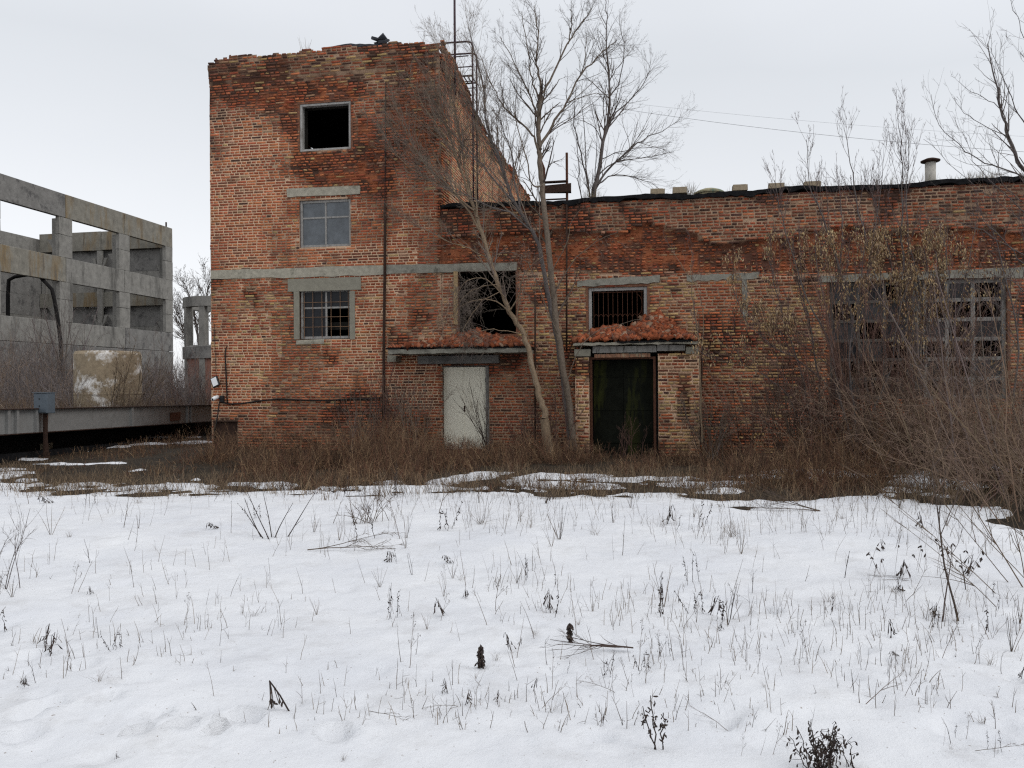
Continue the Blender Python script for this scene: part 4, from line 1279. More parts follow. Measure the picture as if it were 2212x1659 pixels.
DIMP = [(*blob(x, y, w, h)[:2], w / 1700 * gnd(x, y).y, d) for x, y, w, h, d in ((60, 1600, 34, 8, .035), (110, 1585, 30, 6, .03), (90, 1560, 26, 6, .02), (300, 1640, 26, 8, .04), (390, 1630, 30, 8, .045), (470, 1645, 24, 8, .04), (520, 1617, 40, 9, .06), (725, 1650, 36, 10, .05), (1660, 1358, 24, 6, .045), (1780, 1395, 26, 6, .05), (1500, 1322, 24, 6, .035), (1985, 1415, 26, 5, .03), (2070, 1470, 40, 7, .035), (1860, 1455, 26, 5, .025), (180, 1490, 30, 5, .025), (60, 1460, 34, 5, .02), (2195, 1530, 20, 6, .04), (270, 1535, 22, 5, .02), (1570, 1618, 26, 6, .03), (230, 1570, 30, 6, .03), (340, 1600, 26, 6, .03), (50, 1650, 40, 8, .035), (1290, 1650, 36, 8, .03), (820, 1500, 24, 5, .02), (1040, 1560, 28, 5, .02), (640, 1575, 24, 5, .02))]
DIMP = [(x, y, w, d) for x, y, w, d in DIMP]

def ground_h(x, y):
    x = np.asarray(x, float); y = np.asarray(y, float)
    k = sstep(60, 25, np.abs(x)) * sstep(60, 25, np.abs(y - 10))
    return k * (.05 * (fbm(x * 1.3, y * 1.3, 101) - .5) + .03 * (fbm(x * 5, y * 5, 103, 2) - .5))

def snow_m(x, y):
    """signed distance-like value, positive where snow lies"""
    x = np.asarray(x, float); y = np.asarray(y, float)
    yb = np.interp(x / np.maximum(y, .5), BX, BY)
    m = yb - y
    rag = 2.0 * (fbm(x * .9, y * 1.6, 7) - .5) + .9 * (fbm(x * 3.2, y * 5, 8, 3) - .5)
    m = m + rag * sstep(2.6, .2, np.abs(m))
    m = m + .5 * (fbm(x * 8, y * 11, 49, 3) - .5) * sstep(.7, .0, np.abs(m))
    br = fbm(x * .75, y * 1.9, 44, 4)
    m = m - 1.5 * sstep(.54, .70, br) * sstep(1.5, .1, m) * (m > 0) + 1.1 * sstep(.57, .68, fbm(x * .7 + 9, y * 1.8, 47, 4)) * sstep(-1.7, -.1, m) * (m <= 0)
    for cx, cy, rx, ry in SUB:
        d = np.sqrt(((x - cx) / rx) ** 2 + ((y - cy) / ry) ** 2)
        m = np.minimum(m, (d - 1) * min(rx, ry) + .25 * (fbm(x * 5, y * 5, 12, 3) - .5))
    for cx, cy, rx, ry in ADD:
        d = np.sqrt(((x - cx) / rx) ** 2 + ((y - cy) / ry) ** 2)
        m = np.maximum(m, (1 - d) * min(rx, ry) * 1.0 + .30 * (fbm(x * 4, y * 5, 15, 3) - .5))
    return m

def snow_t(x, y):
    m = snow_m(x, y)
    x = np.asarray(x, float); y = np.asarray(y, float)
    t = np.where(m > 0, (.03 + .085 * np.clip(m / 1.6, 0, 1)) * np.sqrt(np.clip(m / .22, 0, 1)) , -.05 * np.clip(-m / .05, 0, 1))
    deep = np.clip(m / 1.0, 0, 1)
    t = t + deep * (.10 * (fbm(x * .5, y * .5, 31, 3) - .5) + .04 * (fbm(x * 1.8, y * 1.8, 33, 3) - .5) + .012 * (fbm(x * 9, y * 9, 35, 2) - .5))
    for cx, cy, w, d in DIMP:
        q = ((x - cx) / w) ** 2 + ((y - cy) / (w * .75)) ** 2
        d = d * 1.7
        t = t - d * np.exp(-q * q) + d * .25 * np.exp(-((np.sqrt(q) - 1.35) / .3) ** 2)
    return t

HOL = []
def add_hollows(V):
    x, y = V[:, 0], V[:, 1]
    order = np.argsort(x); xs_ = x[order]
    for hx, hy, w, d in HOL:
        i0, i1 = np.searchsorted(xs_, [hx - 3 * w, hx + 3 * w])
        k = order[i0:i1]; k = k[np.abs(y[k] - hy) < 3 * w]
        q_ = ((V[k, 0] - hx) ** 2 + (V[k, 1] - hy) ** 2) / (w * w)
        V[k, 2] -= d * np.exp(-q_)
rw = random.Random(99)
WEEDS = []
tries = 0
while len(WEEDS) < 245 and tries < 20000:
    tries += 1
    py = 1060 + 590 * rw.random() ** 1.25
    px = rw.uniform(-120, 2330)
    dens = .35 + .45 * (px > 800) + .25 * (px > 1500)
    if py > 1480: dens *= .55
    if py > 1560 and px < 900: dens *= .35
    g_ = gnd(px, py, .05)
    dens *= float(.08 + 1.5 * sstep(.46, .66, fbm(g_.x * 1.5 + 3, g_.y * 1.5, 71, 3)))
    if rw.random() > dens: continue
    if float(snow_m(g_.x, g_.y)) < .12: continue
    WEEDS.append((px, py, g_.x, g_.y))
    if rw.random() < .7: HOL.append((g_.x, g_.y, rw.uniform(.035, .07), rw.uniform(.012, .035)))
_r = random.Random(8)
for _ in range(520):
    py = 1075 + 600 * _r.random() ** 1.2; g_ = gnd(_r.uniform(-150, 2360), py, .05)
    HOL.append((g_.x, g_.y, _r.uniform(.03, .09), _r.uniform(.006, .022)))

def snow_z(x, y):
    return float(ground_h(x, y) * .3 + max(0.0, float(snow_t(x, y))))

def axis(parts):
    out = []
    for a, b, st in parts:
        out.append(np.arange(a, b, st))
    return np.unique(np.round(np.concatenate(out + [[parts[-1][1]]]), 4))

def grid(xs, ys, zf):
    X, Y = np.meshgrid(xs, ys, indexing='ij')
    z = zf(X.ravel(), Y.ravel())
    V = np.stack([X.ravel(), Y.ravel(), z], 1)
    I = np.arange(len(V)).reshape(len(xs), len(ys))
    q = np.stack([I[:-1, :-1], I[1:, :-1], I[1:, 1:], I[:-1, 1:]], -1).reshape(-1, 4)
    return V, q

m, n_, p_ = newmat('soil')
tcn = nnode(n_, 'ShaderNodeTexCoord')
na = noise(n_, 1.2, 6, .7, tcn.outputs['Object']); nb = noise(n_, 30, 5, .7, tcn.outputs['Object'])
ca = cramp(n_, na.outputs['Fac'], [(.3, (.020, .016, .012)), (.55, (.040, .030, .020)), (.75, (.062, .046, .028))])
cb = cramp(n_, nb.outputs['Fac'], [(.3, (.45,) * 3), (.7, (1.5,) * 3)])
n_.links.new(mix_rgb(n_, 1.0, ca.outputs[0], cb.outputs[0], 'MULTIPLY'), p_.inputs['Base Color'])
p_.inputs['Roughness'].default_value = .95; p_.inputs['Specular IOR Level'].default_value = .15
bump(n_, p_, nb.outputs['Fac'], 1.0, .03)
M['soil'] = m
m, n_, p_ = newmat('snow')
tcn = nnode(n_, 'ShaderNodeTexCoord')
na = noise(n_, 7, 5, .6, tcn.outputs['Object']); nb = noise(n_, 150, 3, .6, tcn.outputs['Object']); nc = noise(n_, 1.1, 4, .6, tcn.outputs['Object'])
ca = cramp(n_, nc.outputs['Fac'], [(.3, (.62, .635, .665)), (.7, (.70, .71, .725))])
nd = noise(n_, 2.6, 6, .75, tcn.outputs['Object']); cd_ = cramp(n_, nd.outputs['Fac'], [(.52, (1, 1, 1)), (.78, (.80, .785, .77))])
nw = noise(n_, 55, 2, .5, tcn.outputs['Object']); cw_ = cramp(n_, nw.outputs['Fac'], [(.715, (1, 1, 1)), (.76, (.42, .36, .31))])
n_.links.new(mix_rgb(n_, 1.0, mix_rgb(n_, 1.0, ca.outputs[0], cd_.outputs[0], 'MULTIPLY'), cw_.outputs[0], 'MULTIPLY'), p_.inputs['Base Color'])
p_.inputs['Roughness'].default_value = .75; p_.inputs['Specular IOR Level'].default_value = .25
mm = nnode(n_, 'ShaderNodeMath', operation='MULTIPLY_ADD'); mm.inputs[1].default_value = .18
n_.links.new(nb.outputs['Fac'], mm.inputs[0]); n_.links.new(na.outputs['Fac'], mm.inputs[2])
bump(n_, p_, mm.outputs[0], .6, .035)
M['snow'] = m

gx_ = axis([(-500, -60, 40), (-60, -20, 4), (-20, 18, .16), (18, 60, 4), (60, 500, 40)])
gy_ = axis([(-200, -10, 20), (-10, 6, 2), (6, 24, .16), (24, 60, 2.5), (60, 700, 40)])
V, q = grid(gx_, gy_, ground_h)
tag(link('ground', arr_mesh('ground', V, q, M['soil'], smooth=True)), 'dark bare soil with trodden dead litter', 'ground', kind='structure')
sx_ = axis([(-40, -16, 1.0), (-16, -6.5, .06), (-6.5, 6.5, .04), (6.5, 13, .06), (13, 40, 1.0)])
sy_ = axis([(-25, -2, 1.0), (-2, 2.2, .12), (2.2, 15.2, .04), (15.2, 27, .07)])
V, q = grid(sx_, sy_, lambda x, y: ground_h(x, y) * .3 + snow_t(x, y))
add_hollows(V)
zz = V[:, 2]
tt = (zz - ground_h(V[:, 0], V[:, 1]) * .3)
keep = (tt[q] > -.049).any(1)
inside = V[q].mean(1)
lo = (inside - np.array([O.x, O.y, 0])) @ np.array([[E.x, D.x], [E.y, D.y], [0, 0]])
keep &= ~((lo[:, 0] > s_L - .1) & (lo[:, 1] > -.08))
q = q[keep]
used = np.unique(q); rm = np.full(len(V), -1); rm[used] = np.arange(len(used))
tag(link('snow', arr_mesh('snow', V[used], rm[q], M['snow'], smooth=True)), 'old settled snow with dimples and a ragged melting edge', 'snow', kind='structure')
# ------------------------------------------------------------------ bare trees, shrubs, weeds
def rperp(r, t):
    v = Vector((r.gauss(0, 1), r.gauss(0, 1), r.gauss(0, 1)))
    v = v - t * v.dot(t)
    return v.normalized()

def tint(r, col, k=.25):
    f = r.uniform(1 - k, 1 + k)
    return (col[0] * f, col[1] * f * r.uniform(.95, 1.05), col[2] * f * r.uniform(.92, 1.08))

def smooth(pts, sub=3):
    out = []
    n = len(pts)
    for i in range(n - 1):
        p0 = pts[max(i - 1, 0)]; p1 = pts[i]; p2 = pts[i + 1]; p3 = pts[min(i + 2, n - 1)]
        for k in range(sub):
            t = k / sub
            out.append(.5 * ((2 * p1) + (p2 - p0) * t + (2 * p0 - 5 * p1 + 4 * p2 - p3) * t * t + (3 * p1 - p0 - 3 * p2 + p3) * t ** 3))
    out.append(pts[-1].copy())
    return out

def grow(T, r, p, d, L, rad0, lv, K):
    """K: lists per level - seg, wob, up, nch, ang, ratio"""
    n = K['seg'][lv]; step = L / n
    pts = [p.copy()]; dirs = []
    w = K['wob'][lv]; up = K['up'][lv]
    q = p.copy(); d = d.copy()
    for i in range(n):
        d = d + Vector((r.gauss(0, w), r.gauss(0, w), r.gauss(0, w) + up))
        d.normalize(); q = q + d * step
        if q.z < .02: q.z = .02
        pts.append(q.copy()); dirs.append(d.copy())
    last = lv + 1 >= len(K['seg'])
    T.add(pts, (rad0, rad0 * (.35 if not last else .25)), tint(r, K['col']))
    if last: return
    c = K['nch'][lv]; nc = int(c) + (1 if r.random() < c - int(c) else 0)
    for _ in range(nc):
        t = r.uniform(K.get('t0', .25), 1.0)
        i = min(int(t * n), n - 1); f = t * n - i
        b = pts[i].lerp(pts[i + 1], f)
        a = rad(K['ang'][lv] * r.uniform(.6, 1.3))
        dd = (dirs[i] * math.cos(a) + rperp(r, dirs[i]) * math.sin(a)).normalized()
        grow(T, r, b, dd, L * K['ratio'][lv] * r.uniform(.5, 1.15) * (1.15 - .55 * t), max(rad0 * (1 - .6 * t) * .6, K['rmin']), lv + 1, K)

def limb(T, r, pts, r0, r1, K, n, L, col=None, t0=.15, TT=None, sub=3):
    if K is K_tree: n = int(n * .8); r0 *= .85
    """a limb drawn through given points, then side branches grown along it"""
    P = smooth(pts, sub)
    jit = .012
    P = [P[0]] + [p + Vector((r.gauss(0, jit), r.gauss(0, jit), r.gauss(0, jit))) for p in P[1:]]
    m = len(P)
    (TT or T).add(P, [r0 + (r1 - r0) * (i / (m - 1)) ** .8 for i in range(m)], col or tint(r, K['col'], .1))
    for _ in range(n):
        t = t0 + (1 - t0) * r.random() ** .75
        x = t * (m - 1); i = min(int(x), m - 2)
        b = P[i].lerp(P[i + 1], x - i); d = (P[i + 1] - P[i]).normalized()
        a = rad(K['a0'] * r.uniform(.55, 1.35))
        dd = (d * math.cos(a) + rperp(r, d) * math.sin(a) + Vector((0, 0, K.get('b0', .15)))).normalized()
        if K.get('flat'): dd.y *= K['flat']; dd.normalize()
        grow(T, r, b, dd, L * r.uniform(.45, 1.2) * (1.2 - .6 * t), max(K['rmin'], (r0 + (r1 - r0) * t) * .45), 0, K)

TW = (.095, .072, .058)
K_tree = dict(seg=(6, 5, 4), wob=(.10, .14, .2), up=(.05, .04, .03), nch=(5, 3.6), ang=(38, 42), ratio=(.5, .55), rmin=.0018, col=TW, a0=42, b0=.12)
K_fan = dict(seg=(6, 5, 4), wob=(.06, .09, .15), up=(.03, .03, .02), nch=(5, 3.5), ang=(30, 36), ratio=(.55, .55), rmin=.0024, col=(.19, .15, .12), a0=30, b0=.1, flat=.7)
K_droop = dict(seg=(6, 5), wob=(.12, .2), up=(-.06, -.06), nch=(7,), ang=(45,), ratio=(.6,), rmin=.003, col=(.15, .12, .10), a0=60, b0=-.1)

def P2(lst, Y0, Y1=None):
    Y1 = Y0 if Y1 is None else Y1
    n = len(lst)
    return [at(x, y, Y0 + (Y1 - Y0) * i / max(1, n - 1)) for i, (x, y) in enumerate(lst)]

def tree(name, base, label, cat, group=None):
    return empty(name, base, 0, label, cat, group)

def finish(t, trunkS, crownS, bark, sides=7, crown='crown'):
    off = np.array(t.location)
    for S, nm, mt, sd_ in ((trunkS, 'trunk', bark, sides), (crownS, crown, M['twig'], 3)):
        if S is None or S.n == 0: continue
        V, Fq, C = S.arrays(sd_)
        o_ = link(nm, arr_mesh(nm, V - off, Fq, mt, C, smooth=True), t)
        if nm == 'seed_clusters': o_['kind'] = 'stuff'
    return t

# --- the tall tree before the joint of block and wing
r = random.Random(101)
tr, cw = Strands(), Strands()
Yt = 17.55
limb(cw, r, P2([(1241, 972), (1232, 900), (1222, 830), (1208, 740), (1196, 640), (1185, 540), (1176, 450), (1171, 400), (1167, 352), (1164.5, 320)], Yt, Yt + .2), .092, .056, K_tree, 10, 1.2, TT=tr, t0=.3)
limb(cw, r, P2([(1164.5, 322), (1163, 271), (1166, 217), (1168.5, 203)], Yt + .2), .062, .05, K_tree, 12, 1.2, TT=tr)
limb(cw, r, P2([(1168.5, 204), (1163, 160), (1159, 125), (1162, 79), (1157, 40), (1154, 12)], Yt + .2, Yt), .036, .006, K_tree, 26, .75, TT=tr)
limb(cw, r, P2([(1168.5, 204), (1176, 195), (1194, 160), (1227, 95), (1250, 58), (1268, 36), (1280, 18)], Yt + .2, Yt + .6), .040, .006, K_tree, 32, .8, TT=tr)
limb(cw, r, P2([(1227, 95), (1233, 68), (1235, 45), (1232, 20)], Yt + .4, Yt + .3), .02, .005, K_tree, 14, .6, TT=tr)
limb(cw, r, P2([(1164.5, 322), (1170, 312), (1186, 282), (1205, 250), (1224, 222), (1257, 157), (1286, 130), (1311, 103), (1330, 90)], Yt + .2, Yt + .9), .05, .007, K_tree, 40, 1.2, TT=tr)
limb(cw, r, P2([(1257, 157), (1262, 130), (1265, 100), (1268, 70)], Yt + .6), .016, .005, K_tree, 12, .8, TT=tr)
limb(cw, r, P2([(1224, 222), (1250, 212), (1285, 203), (1320, 205)], Yt + .5, Yt + .8), .016, .005, K_tree, 14, .9, TT=tr)
limb(cw, r, P2([(1166, 345), (1158, 306), (1145, 284), (1118, 260), (1089, 233), (1070, 198), (1053, 163), (1040, 120)], Yt + .2, Yt - .5), .036, .006, K_tree, 34, 1.1, TT=tr)
limb(cw, r, P2([(1163, 260), (1157, 235), (1145, 206), (1129, 173), (1102, 116), (1080, 78)], Yt + .2, Yt - .3), .032, .005, K_tree, 34, .9, TT=tr)
limb(cw, r, P2([(1164, 215), (1152, 180), (1146, 150), (1138, 95), (1130, 45), (1126, 25)], Yt + .2, Yt + .1), .026, .005, K_tree, 26, .7, TT=tr)
limb(cw, r, P2([(1172, 400), (1152, 400), (1140, 357), (1124, 292), (1112, 250), (1108, 215)], Yt, Yt - .4), .026, .006, K_tree, 22, 1.0, TT=tr)
limb(cw, r, P2([(1196, 640), (1230, 575), (1290, 520), (1340, 500)], Yt, Yt - .5), .016, .004, K_droop, 10, .7, TT=tr)
limb(cw, r, P2([(1190, 590), (1225, 520), (1240, 470), (1275, 440)], Yt, Yt - .3), .014, .004, K_tree, 8, .7, TT=tr)
limb(cw, r, P2([(1205, 720), (1175, 650), (1140, 570), (1100, 545), (1050, 560)], Yt, Yt - .6), .014, .004, K_droop, 10, .7, TT=tr)
# long lower side branches
limb(cw, r, P2([(1222, 830), (1260, 740), (1320, 705), (1390, 690)], Yt - .1, Yt - .6), .012, .004, K_droop, 6, .5, TT=tr)
t = tree('tall_tree', (*gnd(1241, 972)[:2], 0), 'tallest bare tree with a straight grey trunk forking above the roof, beside the brick porch', 'tree', 'bare trees before the brick factory')
tall_base = at(1241, 972, Yt); t.location = (tall_base.x, tall_base.y, 0)
finish(t, tr, cw, M['bark'])

# --- slimmer companion leaning left from the same foot
r = random.Random(202)
tr, cw = Strands(), Strands()
Ys = 17.9
limb(cw, r, P2([(1232, 970), (1222, 860), (1206, 740), (1192, 670), (1180, 620), (1168, 545), (1150, 500), (1130, 470), (1110, 436), (1092, 387), (1078, 343), (1060, 300)], Ys, Ys + .1), .07, .03, K_fan, 26, 1.5, TT=tr, t0=.45)
limb(cw, r, P2([(1092, 387), (1070, 330), (1040, 265), (1000, 200), (985, 150)], Ys + .1, Ys + .4), .024, .005, K_fan, 26, 1.2, TT=tr)
limb(cw, r, P2([(1060, 300), (1048, 250), (1046, 200), (1036, 150), (1018, 90), (1012, 60)], Ys + .1), .026, .005, K_fan, 26, 1.2, TT=tr)
limb(cw, r, P2([(1130, 470), (1112, 400), (1105, 330), (1082, 270), (1076, 225)], Ys), .026, .005, K_fan, 24, 1.2, TT=tr)
limb(cw, r, P2([(1110, 436), (1060, 380), (1010, 320), (960, 270), (940, 235)], Ys, Ys + .6), .024, .005, K_fan, 26, 1.3, TT=tr)
limb(cw, r, P2([(1150, 500), (1100, 460), (1045, 440), (985, 410), (930, 395)], Ys, Ys - .3), .02, .005, K_fan, 22, 1.1, TT=tr)
tb_ = at(1232, 970, Ys)
t = tree('leaning_tree', (tb_.x, tb_.y, 0), 'thin bare tree leaning left behind the tallest trunk, fanning over the brick gable', 'tree', 'bare trees before the brick factory')
finish(t, tr, cw, M['bark_grey'])

# --- tan crooked tree leaning over the white door
r = random.Random(303)
tr, cw = Strands(), Strands()
Yc = 17.3
limb(cw, r, P2([(1176, 905), (1172, 875), (1163, 850), (1155, 810), (1142, 765), (1131, 722), (1118, 700), (1100, 675), (1085, 635), (1070, 600), (1058, 560), (1045, 515), (1030, 470), (1016, 431)], Yc, Yc + .9), .078, .042, K_fan, 16, 1.1, TT=tr, t0=.5)
for pts, a, n, L in (([(1045, 515), (1015, 462), (985, 420), (945, 380), (912, 347), (880, 290), (868, 262), (850, 215)], .032, 70, 1.2),
                     ([(1016, 431), (1000, 380), (975, 310), (955, 240), (938, 195), (925, 150)], .030, 70, 1.15),
                     ([(1016, 431), (1005, 370), (1000, 330), (985, 250), (972, 190), (962, 130), (948, 90)], .030, 64, 1.15),
                     ([(1030, 470), (1028, 400), (1036, 330), (1030, 260), (1038, 190), (1025, 110)], .024, 36, 1.2),
                     ([(1025, 455), (985, 425), (940, 395), (885, 362), (842, 315), (826, 280)], .022, 54, 1.2),
                     ([(1058, 560), (1010, 535), (960, 518), (905, 490), (860, 465)], .018, 26, 1.0),
                     ([(1016, 431), (990, 350), (950, 280), (915, 230), (893, 195), (884, 165)], .022, 40, 1.0),
                     ([(1070, 600), (1050, 540), (1050, 480), (1066, 420), (1058, 350)], .018, 20, 1.0)):
    limb(cw, r, P2(pts, Yc + .75, Yc + 1.4), a, .004, K_fan, n, L, TT=tr)
for pts, a, n in (([(1105, 684), (1090, 665), (1060, 648), (1020, 650), (985, 668), (950, 700)], .02, 16), ([(1088, 640), (1060, 610), (1030, 600), (1004, 612), (985, 640)], .014, 16),
                  ([(1100, 675), (1120, 640), (1128, 600), (1150, 570), (1190, 545)], .018, 12), ([(1131, 722), (1080, 712), (1040, 715), (1010, 730)], .012, 10), ([(1118, 700), (1118, 665), (1128, 620), (1162, 590)], .012, 8),
                  ([(1075, 615), (1030, 622), (1000, 645), (975, 690)], .012, 16), ([(1080, 630), (1040, 650), (1015, 690), (1000, 715)], .012, 16)):
    limb(cw, r, P2(pts, Yc + .3, Yc - .2), a, .004, K_droop, n * 2, .8, TT=tr)
tb_ = at(1176, 905, Yc)
t = tree('crooked_tree', (tb_.x, tb_.y, 0), 'crooked tan-barked bare tree leaning left across the broken opening and over the white door', 'tree', 'bare trees before the brick factory')
P0 = Vector((tb_.x + .1, tb_.y, -.05)); tr.add([P0, tb_.lerp(P0, .5), tb_], [.12, .108, .098], TW)
finish(t, tr, cw, M['bark_tan'])

# --- tree growing on the wing roof
r = random.Random(404)
tr, cw = Strands(), Strands()
Yr = 20.4
bz = z_wing
pb = at(1279, 440, Yr); base = Vector((pb.x, pb.y, bz))
K_roof = dict(K_tree, a0=36, nch=(3.5, 2.5), b0=.05)
limb(cw, r, [base] + P2([(1284, 410), (1292, 379), (1303, 306), (1313, 265), (1316, 206), (1313, 135), (1311, 54), (1308, 10)], Yr), .075, .007, K_roof, 34, 1.2, TT=tr, t0=.35)
for pts, a, n, L, yy in (([(1284, 412), (1308, 371), (1357, 328), (1389, 303), (1430, 283), (1471, 258)], .036, 30, 1.2, .5), ([(1305, 300), (1320, 262), (1343, 233), (1384, 190), (1400, 160), (1406, 135)], .026, 26, 1.1, .4),
                        ([(1316, 209), (1328, 192), (1338, 176), (1349, 111), (1340, 60), (1337, 35)], .022, 22, .9, .0), ([(1316, 175), (1330, 150), (1350, 128), (1372, 95)], .014, 14, .8, .3),
                        ([(1290, 398), (1330, 378), (1390, 388), (1432, 412)], .022, 22, 1.0, .3), ([(1292, 380), (1330, 350), (1400, 340), (1452, 328)], .02, 24, 1.0, .6),
                        ([(1275, 432), (1265, 374), (1251, 311), (1240, 271), (1242, 203), (1246, 180)], .03, 20, .8, -.2), ([(1274, 428), (1267, 366), (1262, 284), (1256, 211), (1258, 170)], .022, 16, .7, .1),
                        ([(1258, 438), (1252, 400), (1250, 352), (1244, 271), (1238, 220)], .02, 14, .7, -.3), ([(1278, 430), (1290, 330), (1283, 250), (1270, 200)], .016, 14, .7, .2),
                        ([(1303, 306), (1285, 275), (1262, 262), (1240, 258)], .014, 10, .8, -.4), ([(1297, 345), (1350, 325), (1410, 318), (1440, 322)], .014, 18, .9, -.3)):
    limb(cw, r, [base + Vector((r.uniform(-.15, .15), 0, 0))] * (1 if pts[0][1] > 425 else 0) + P2(pts, Yr, Yr + yy), a, .004, K_roof, n, L, TT=tr)
t = tree('roof_tree', tuple(base), 'bare many-stemmed tree growing on the wing roof beside the steel stand, spreading right', 'tree')
finish(t, tr, cw, M['bark_grey'])

# --- big tree entering from the right edge
r = random.Random(505)
tr, cw = Strands(), Strands()
Yq = 13.0
K_q = dict(K_tree, a0=34, nch=(1.8, 1.4), ratio=(.55, .55), col=(.105, .085, .075), rmin=.0022, up=(.10, .08, .05))
limb(cw, r, P2([(2330, 1010), (2318, 850), (2300, 700), (2275, 560), (2262, 470), (2250, 420), (2212, 365), (2186, 317), (2172, 270), (2163, 237), (2150, 171), (2136, 109), (2139, 74)], Yq), .062, .004, K_q, 24, 1.0, TT=tr, t0=.35)
for pts, a, n, L in (([(2250, 400), (2212, 379), (2157, 361), (2113, 343), (2073, 314), (2030, 270), (2010, 204)], .032, 34, .9), ([(2260, 330), (2212, 262), (2186, 211), (2157, 153), (2138, 105)], .026, 22, .8),
                     ([(2163, 237), (2135, 215), (2099, 197), (2073, 175)], .014, 10, .5), ([(2172, 292), (2121, 266), (2081, 244), (2062, 211)], .014, 12, .6), ([(2240, 120), (2212, 80), (2197, 36), (2180, -8)], .014, 12, .6),
                     ([(2290, 640), (2212, 569), (2179, 532), (2135, 485), (2099, 463), (2060, 448)], .024, 30, .9), ([(2280, 590), (2200, 545), (2120, 500), (2060, 478), (2010, 470)], .02, 30, .9), ([(2270, 520), (2205, 450), (2150, 400), (2105, 345), (2085, 300)], .022, 26, .9),
                     ([(2300, 760), (2225, 640), (2170, 600), (2110, 590), (2060, 600)], .02, 30, .9), ([(2262, 470), (2200, 430), (2165, 390), (2158, 330), (2180, 280)], .018, 20, .8), ([(2260, 450), (2220, 480), (2130, 420), (2050, 350), (1995, 300)], .015, 20, .8),
                     ([(2310, 300), (2260, 200), (2235, 150), (2200, 110)], .016, 10, .7), ([(2300, 700), (2215, 690), (2140, 650), (2080, 660)], .016, 22, .8)):
    limb(cw, r, P2(pts, Yq, Yq - .5), a * .5, .0025, K_q, max(6, n // 2), L, TT=tr)
tb_ = at(2330, 1010, Yq)
t = tree('arching_tree', (tb_.x, tb_.y, 0), 'bare tree at the right edge whose arching boughs reach over the wing roof', 'tree')
finish(t, tr, cw, M['bark_grey'])

# --- seed-hung saplings by the long workshop window
def samaras(T, r, p, n, s=1.0):
    for _ in range(n):
        q = p + Vector((r.gauss(0, .045), r.gauss(0, .045), r.gauss(-.03, .07))) * s
        d = Vector((r.gauss(0, .28), r.gauss(0, .28), -1)).normalized() * r.uniform(.03, .085) * s
        c = tint(r, r.choice([(.38, .265, .14), (.27, .175, .09), (.43, .32, .19), (.20, .12, .07)]), .3)
        T.add([q, q + d * .5, q + d], [.003, r.uniform(.009, .014) * s, .002], c)
K_map = dict(seg=(7, 5, 4), wob=(.05, .08, .14), up=(.10, .10, .06), nch=(4.0, 2.4), ang=(26, 34), ratio=(.5, .5), rmin=.0033, col=(.115, .085, .080), a0=30, b0=.25)
def maple(base_px, Y, stems, label, seeds, seed, lo=800, hi=500):
    r = random.Random(seed)
    tr, cw, sd_ = Strands(), Strands(), Strands()
    b = at(base_px[0], base_px[1], Y); b.z = 0
    ends = []
    for pts, a in stems:
        P = P2(pts, Y, Y + r.uniform(-.5, .4)); P[0] = b + Vector((r.uniform(-.12, .12), r.uniform(-.1, .1), -.03))
        limb(cw, r, P, a, .0045, K_map, 20, 1.15, TT=tr, t0=.35)
    V, Fq, C = cw.arrays(3)
    pool = [pts[-2] for g_ in cw.g.values() for pts in g_[0]]
    zlo = b.z + (829 - lo) / 1700 * Y + 1.62; zhi = (829 - hi) / 1700 * Y + 1.62
    pool = [Vector(p) for p in pool if zlo < p[2] < zhi]
    for _ in range(seeds):
        if pool: samaras(sd_, r, r.choice(pool), r.randint(3, 9))
    t = tree('seed_tree', tuple(b), label, 'tree', 'bare saplings before the workshop windows')
    finish(t, tr, cw, M['bark_grey'], 6)
    finish(t, None, sd_, None, crown='seed_clusters')
maple((1885, 960), 15.3, [([(1885, 960), (1872, 850), (1850, 740), (1830, 640), (1800, 540), (1770, 450), (1750, 400), (1742, 300)], .036), ([(1880, 960), (1830, 830), (1785, 730), (1745, 650), (1715, 560), (1690, 470), (1672, 390)], .028), ([(1880, 960), (1845, 860), (1790, 790), (1720, 740), (1650, 700)], .018),
                           ([(1885, 955), (1850, 800), (1822, 700), (1812, 600), (1822, 480), (1810, 380)], .026), ([(1880, 960), (1800, 850), (1740, 790), (1660, 740), (1610, 690), (1585, 620)], .02)], 'seed-hung sapling spreading left before the workshop wall, the leftmost of the group', 230, 1)
maple((1915, 965), 15.8, [([(1915, 965), (1915, 850), (1908, 740), (1895, 620), (1870, 520), (1850, 430), (1838, 350), (1828, 290)], .04), ([(1918, 965), (1935, 840), (1940, 720), (1930, 600), (1905, 500), (1880, 400)], .034), ([(1915, 960), (1880, 800), (1865, 700), (1880, 560), (1900, 440), (1908, 350)], .028)],
      'seed-hung sapling with upright stems in the middle of the group by the workshop window', 300, 2)
maple((1950, 965), 15.5, [([(1950, 965), (1962, 860), (1965, 740), (1958, 620), (1948, 520), (1950, 430), (1946, 330), (1940, 255)], .04), ([(1955, 965), (1985, 850), (2000, 740), (1990, 640), (1965, 520), (1958, 400), (1962, 280)], .034), ([(1950, 965), (2010, 860), (2030, 760), (2020, 660), (2000, 560), (1985, 470)], .026)],
      'seed-hung sapling whose twin leaders rise highest against the sky beside the vent pipe', 270, 3)
maple((2010, 985), 15.0, [([(2010, 985), (2030, 880), (2040, 780), (2075, 660), (2090, 560), (2110, 480)], .026), ([(2010, 985), (1990, 880), (1985, 780), (2010, 680), (2030, 600), (2020, 540)], .024)],
      'low sapling with few seeds before the grey-mullioned right half of the workshop window', 90, 4)
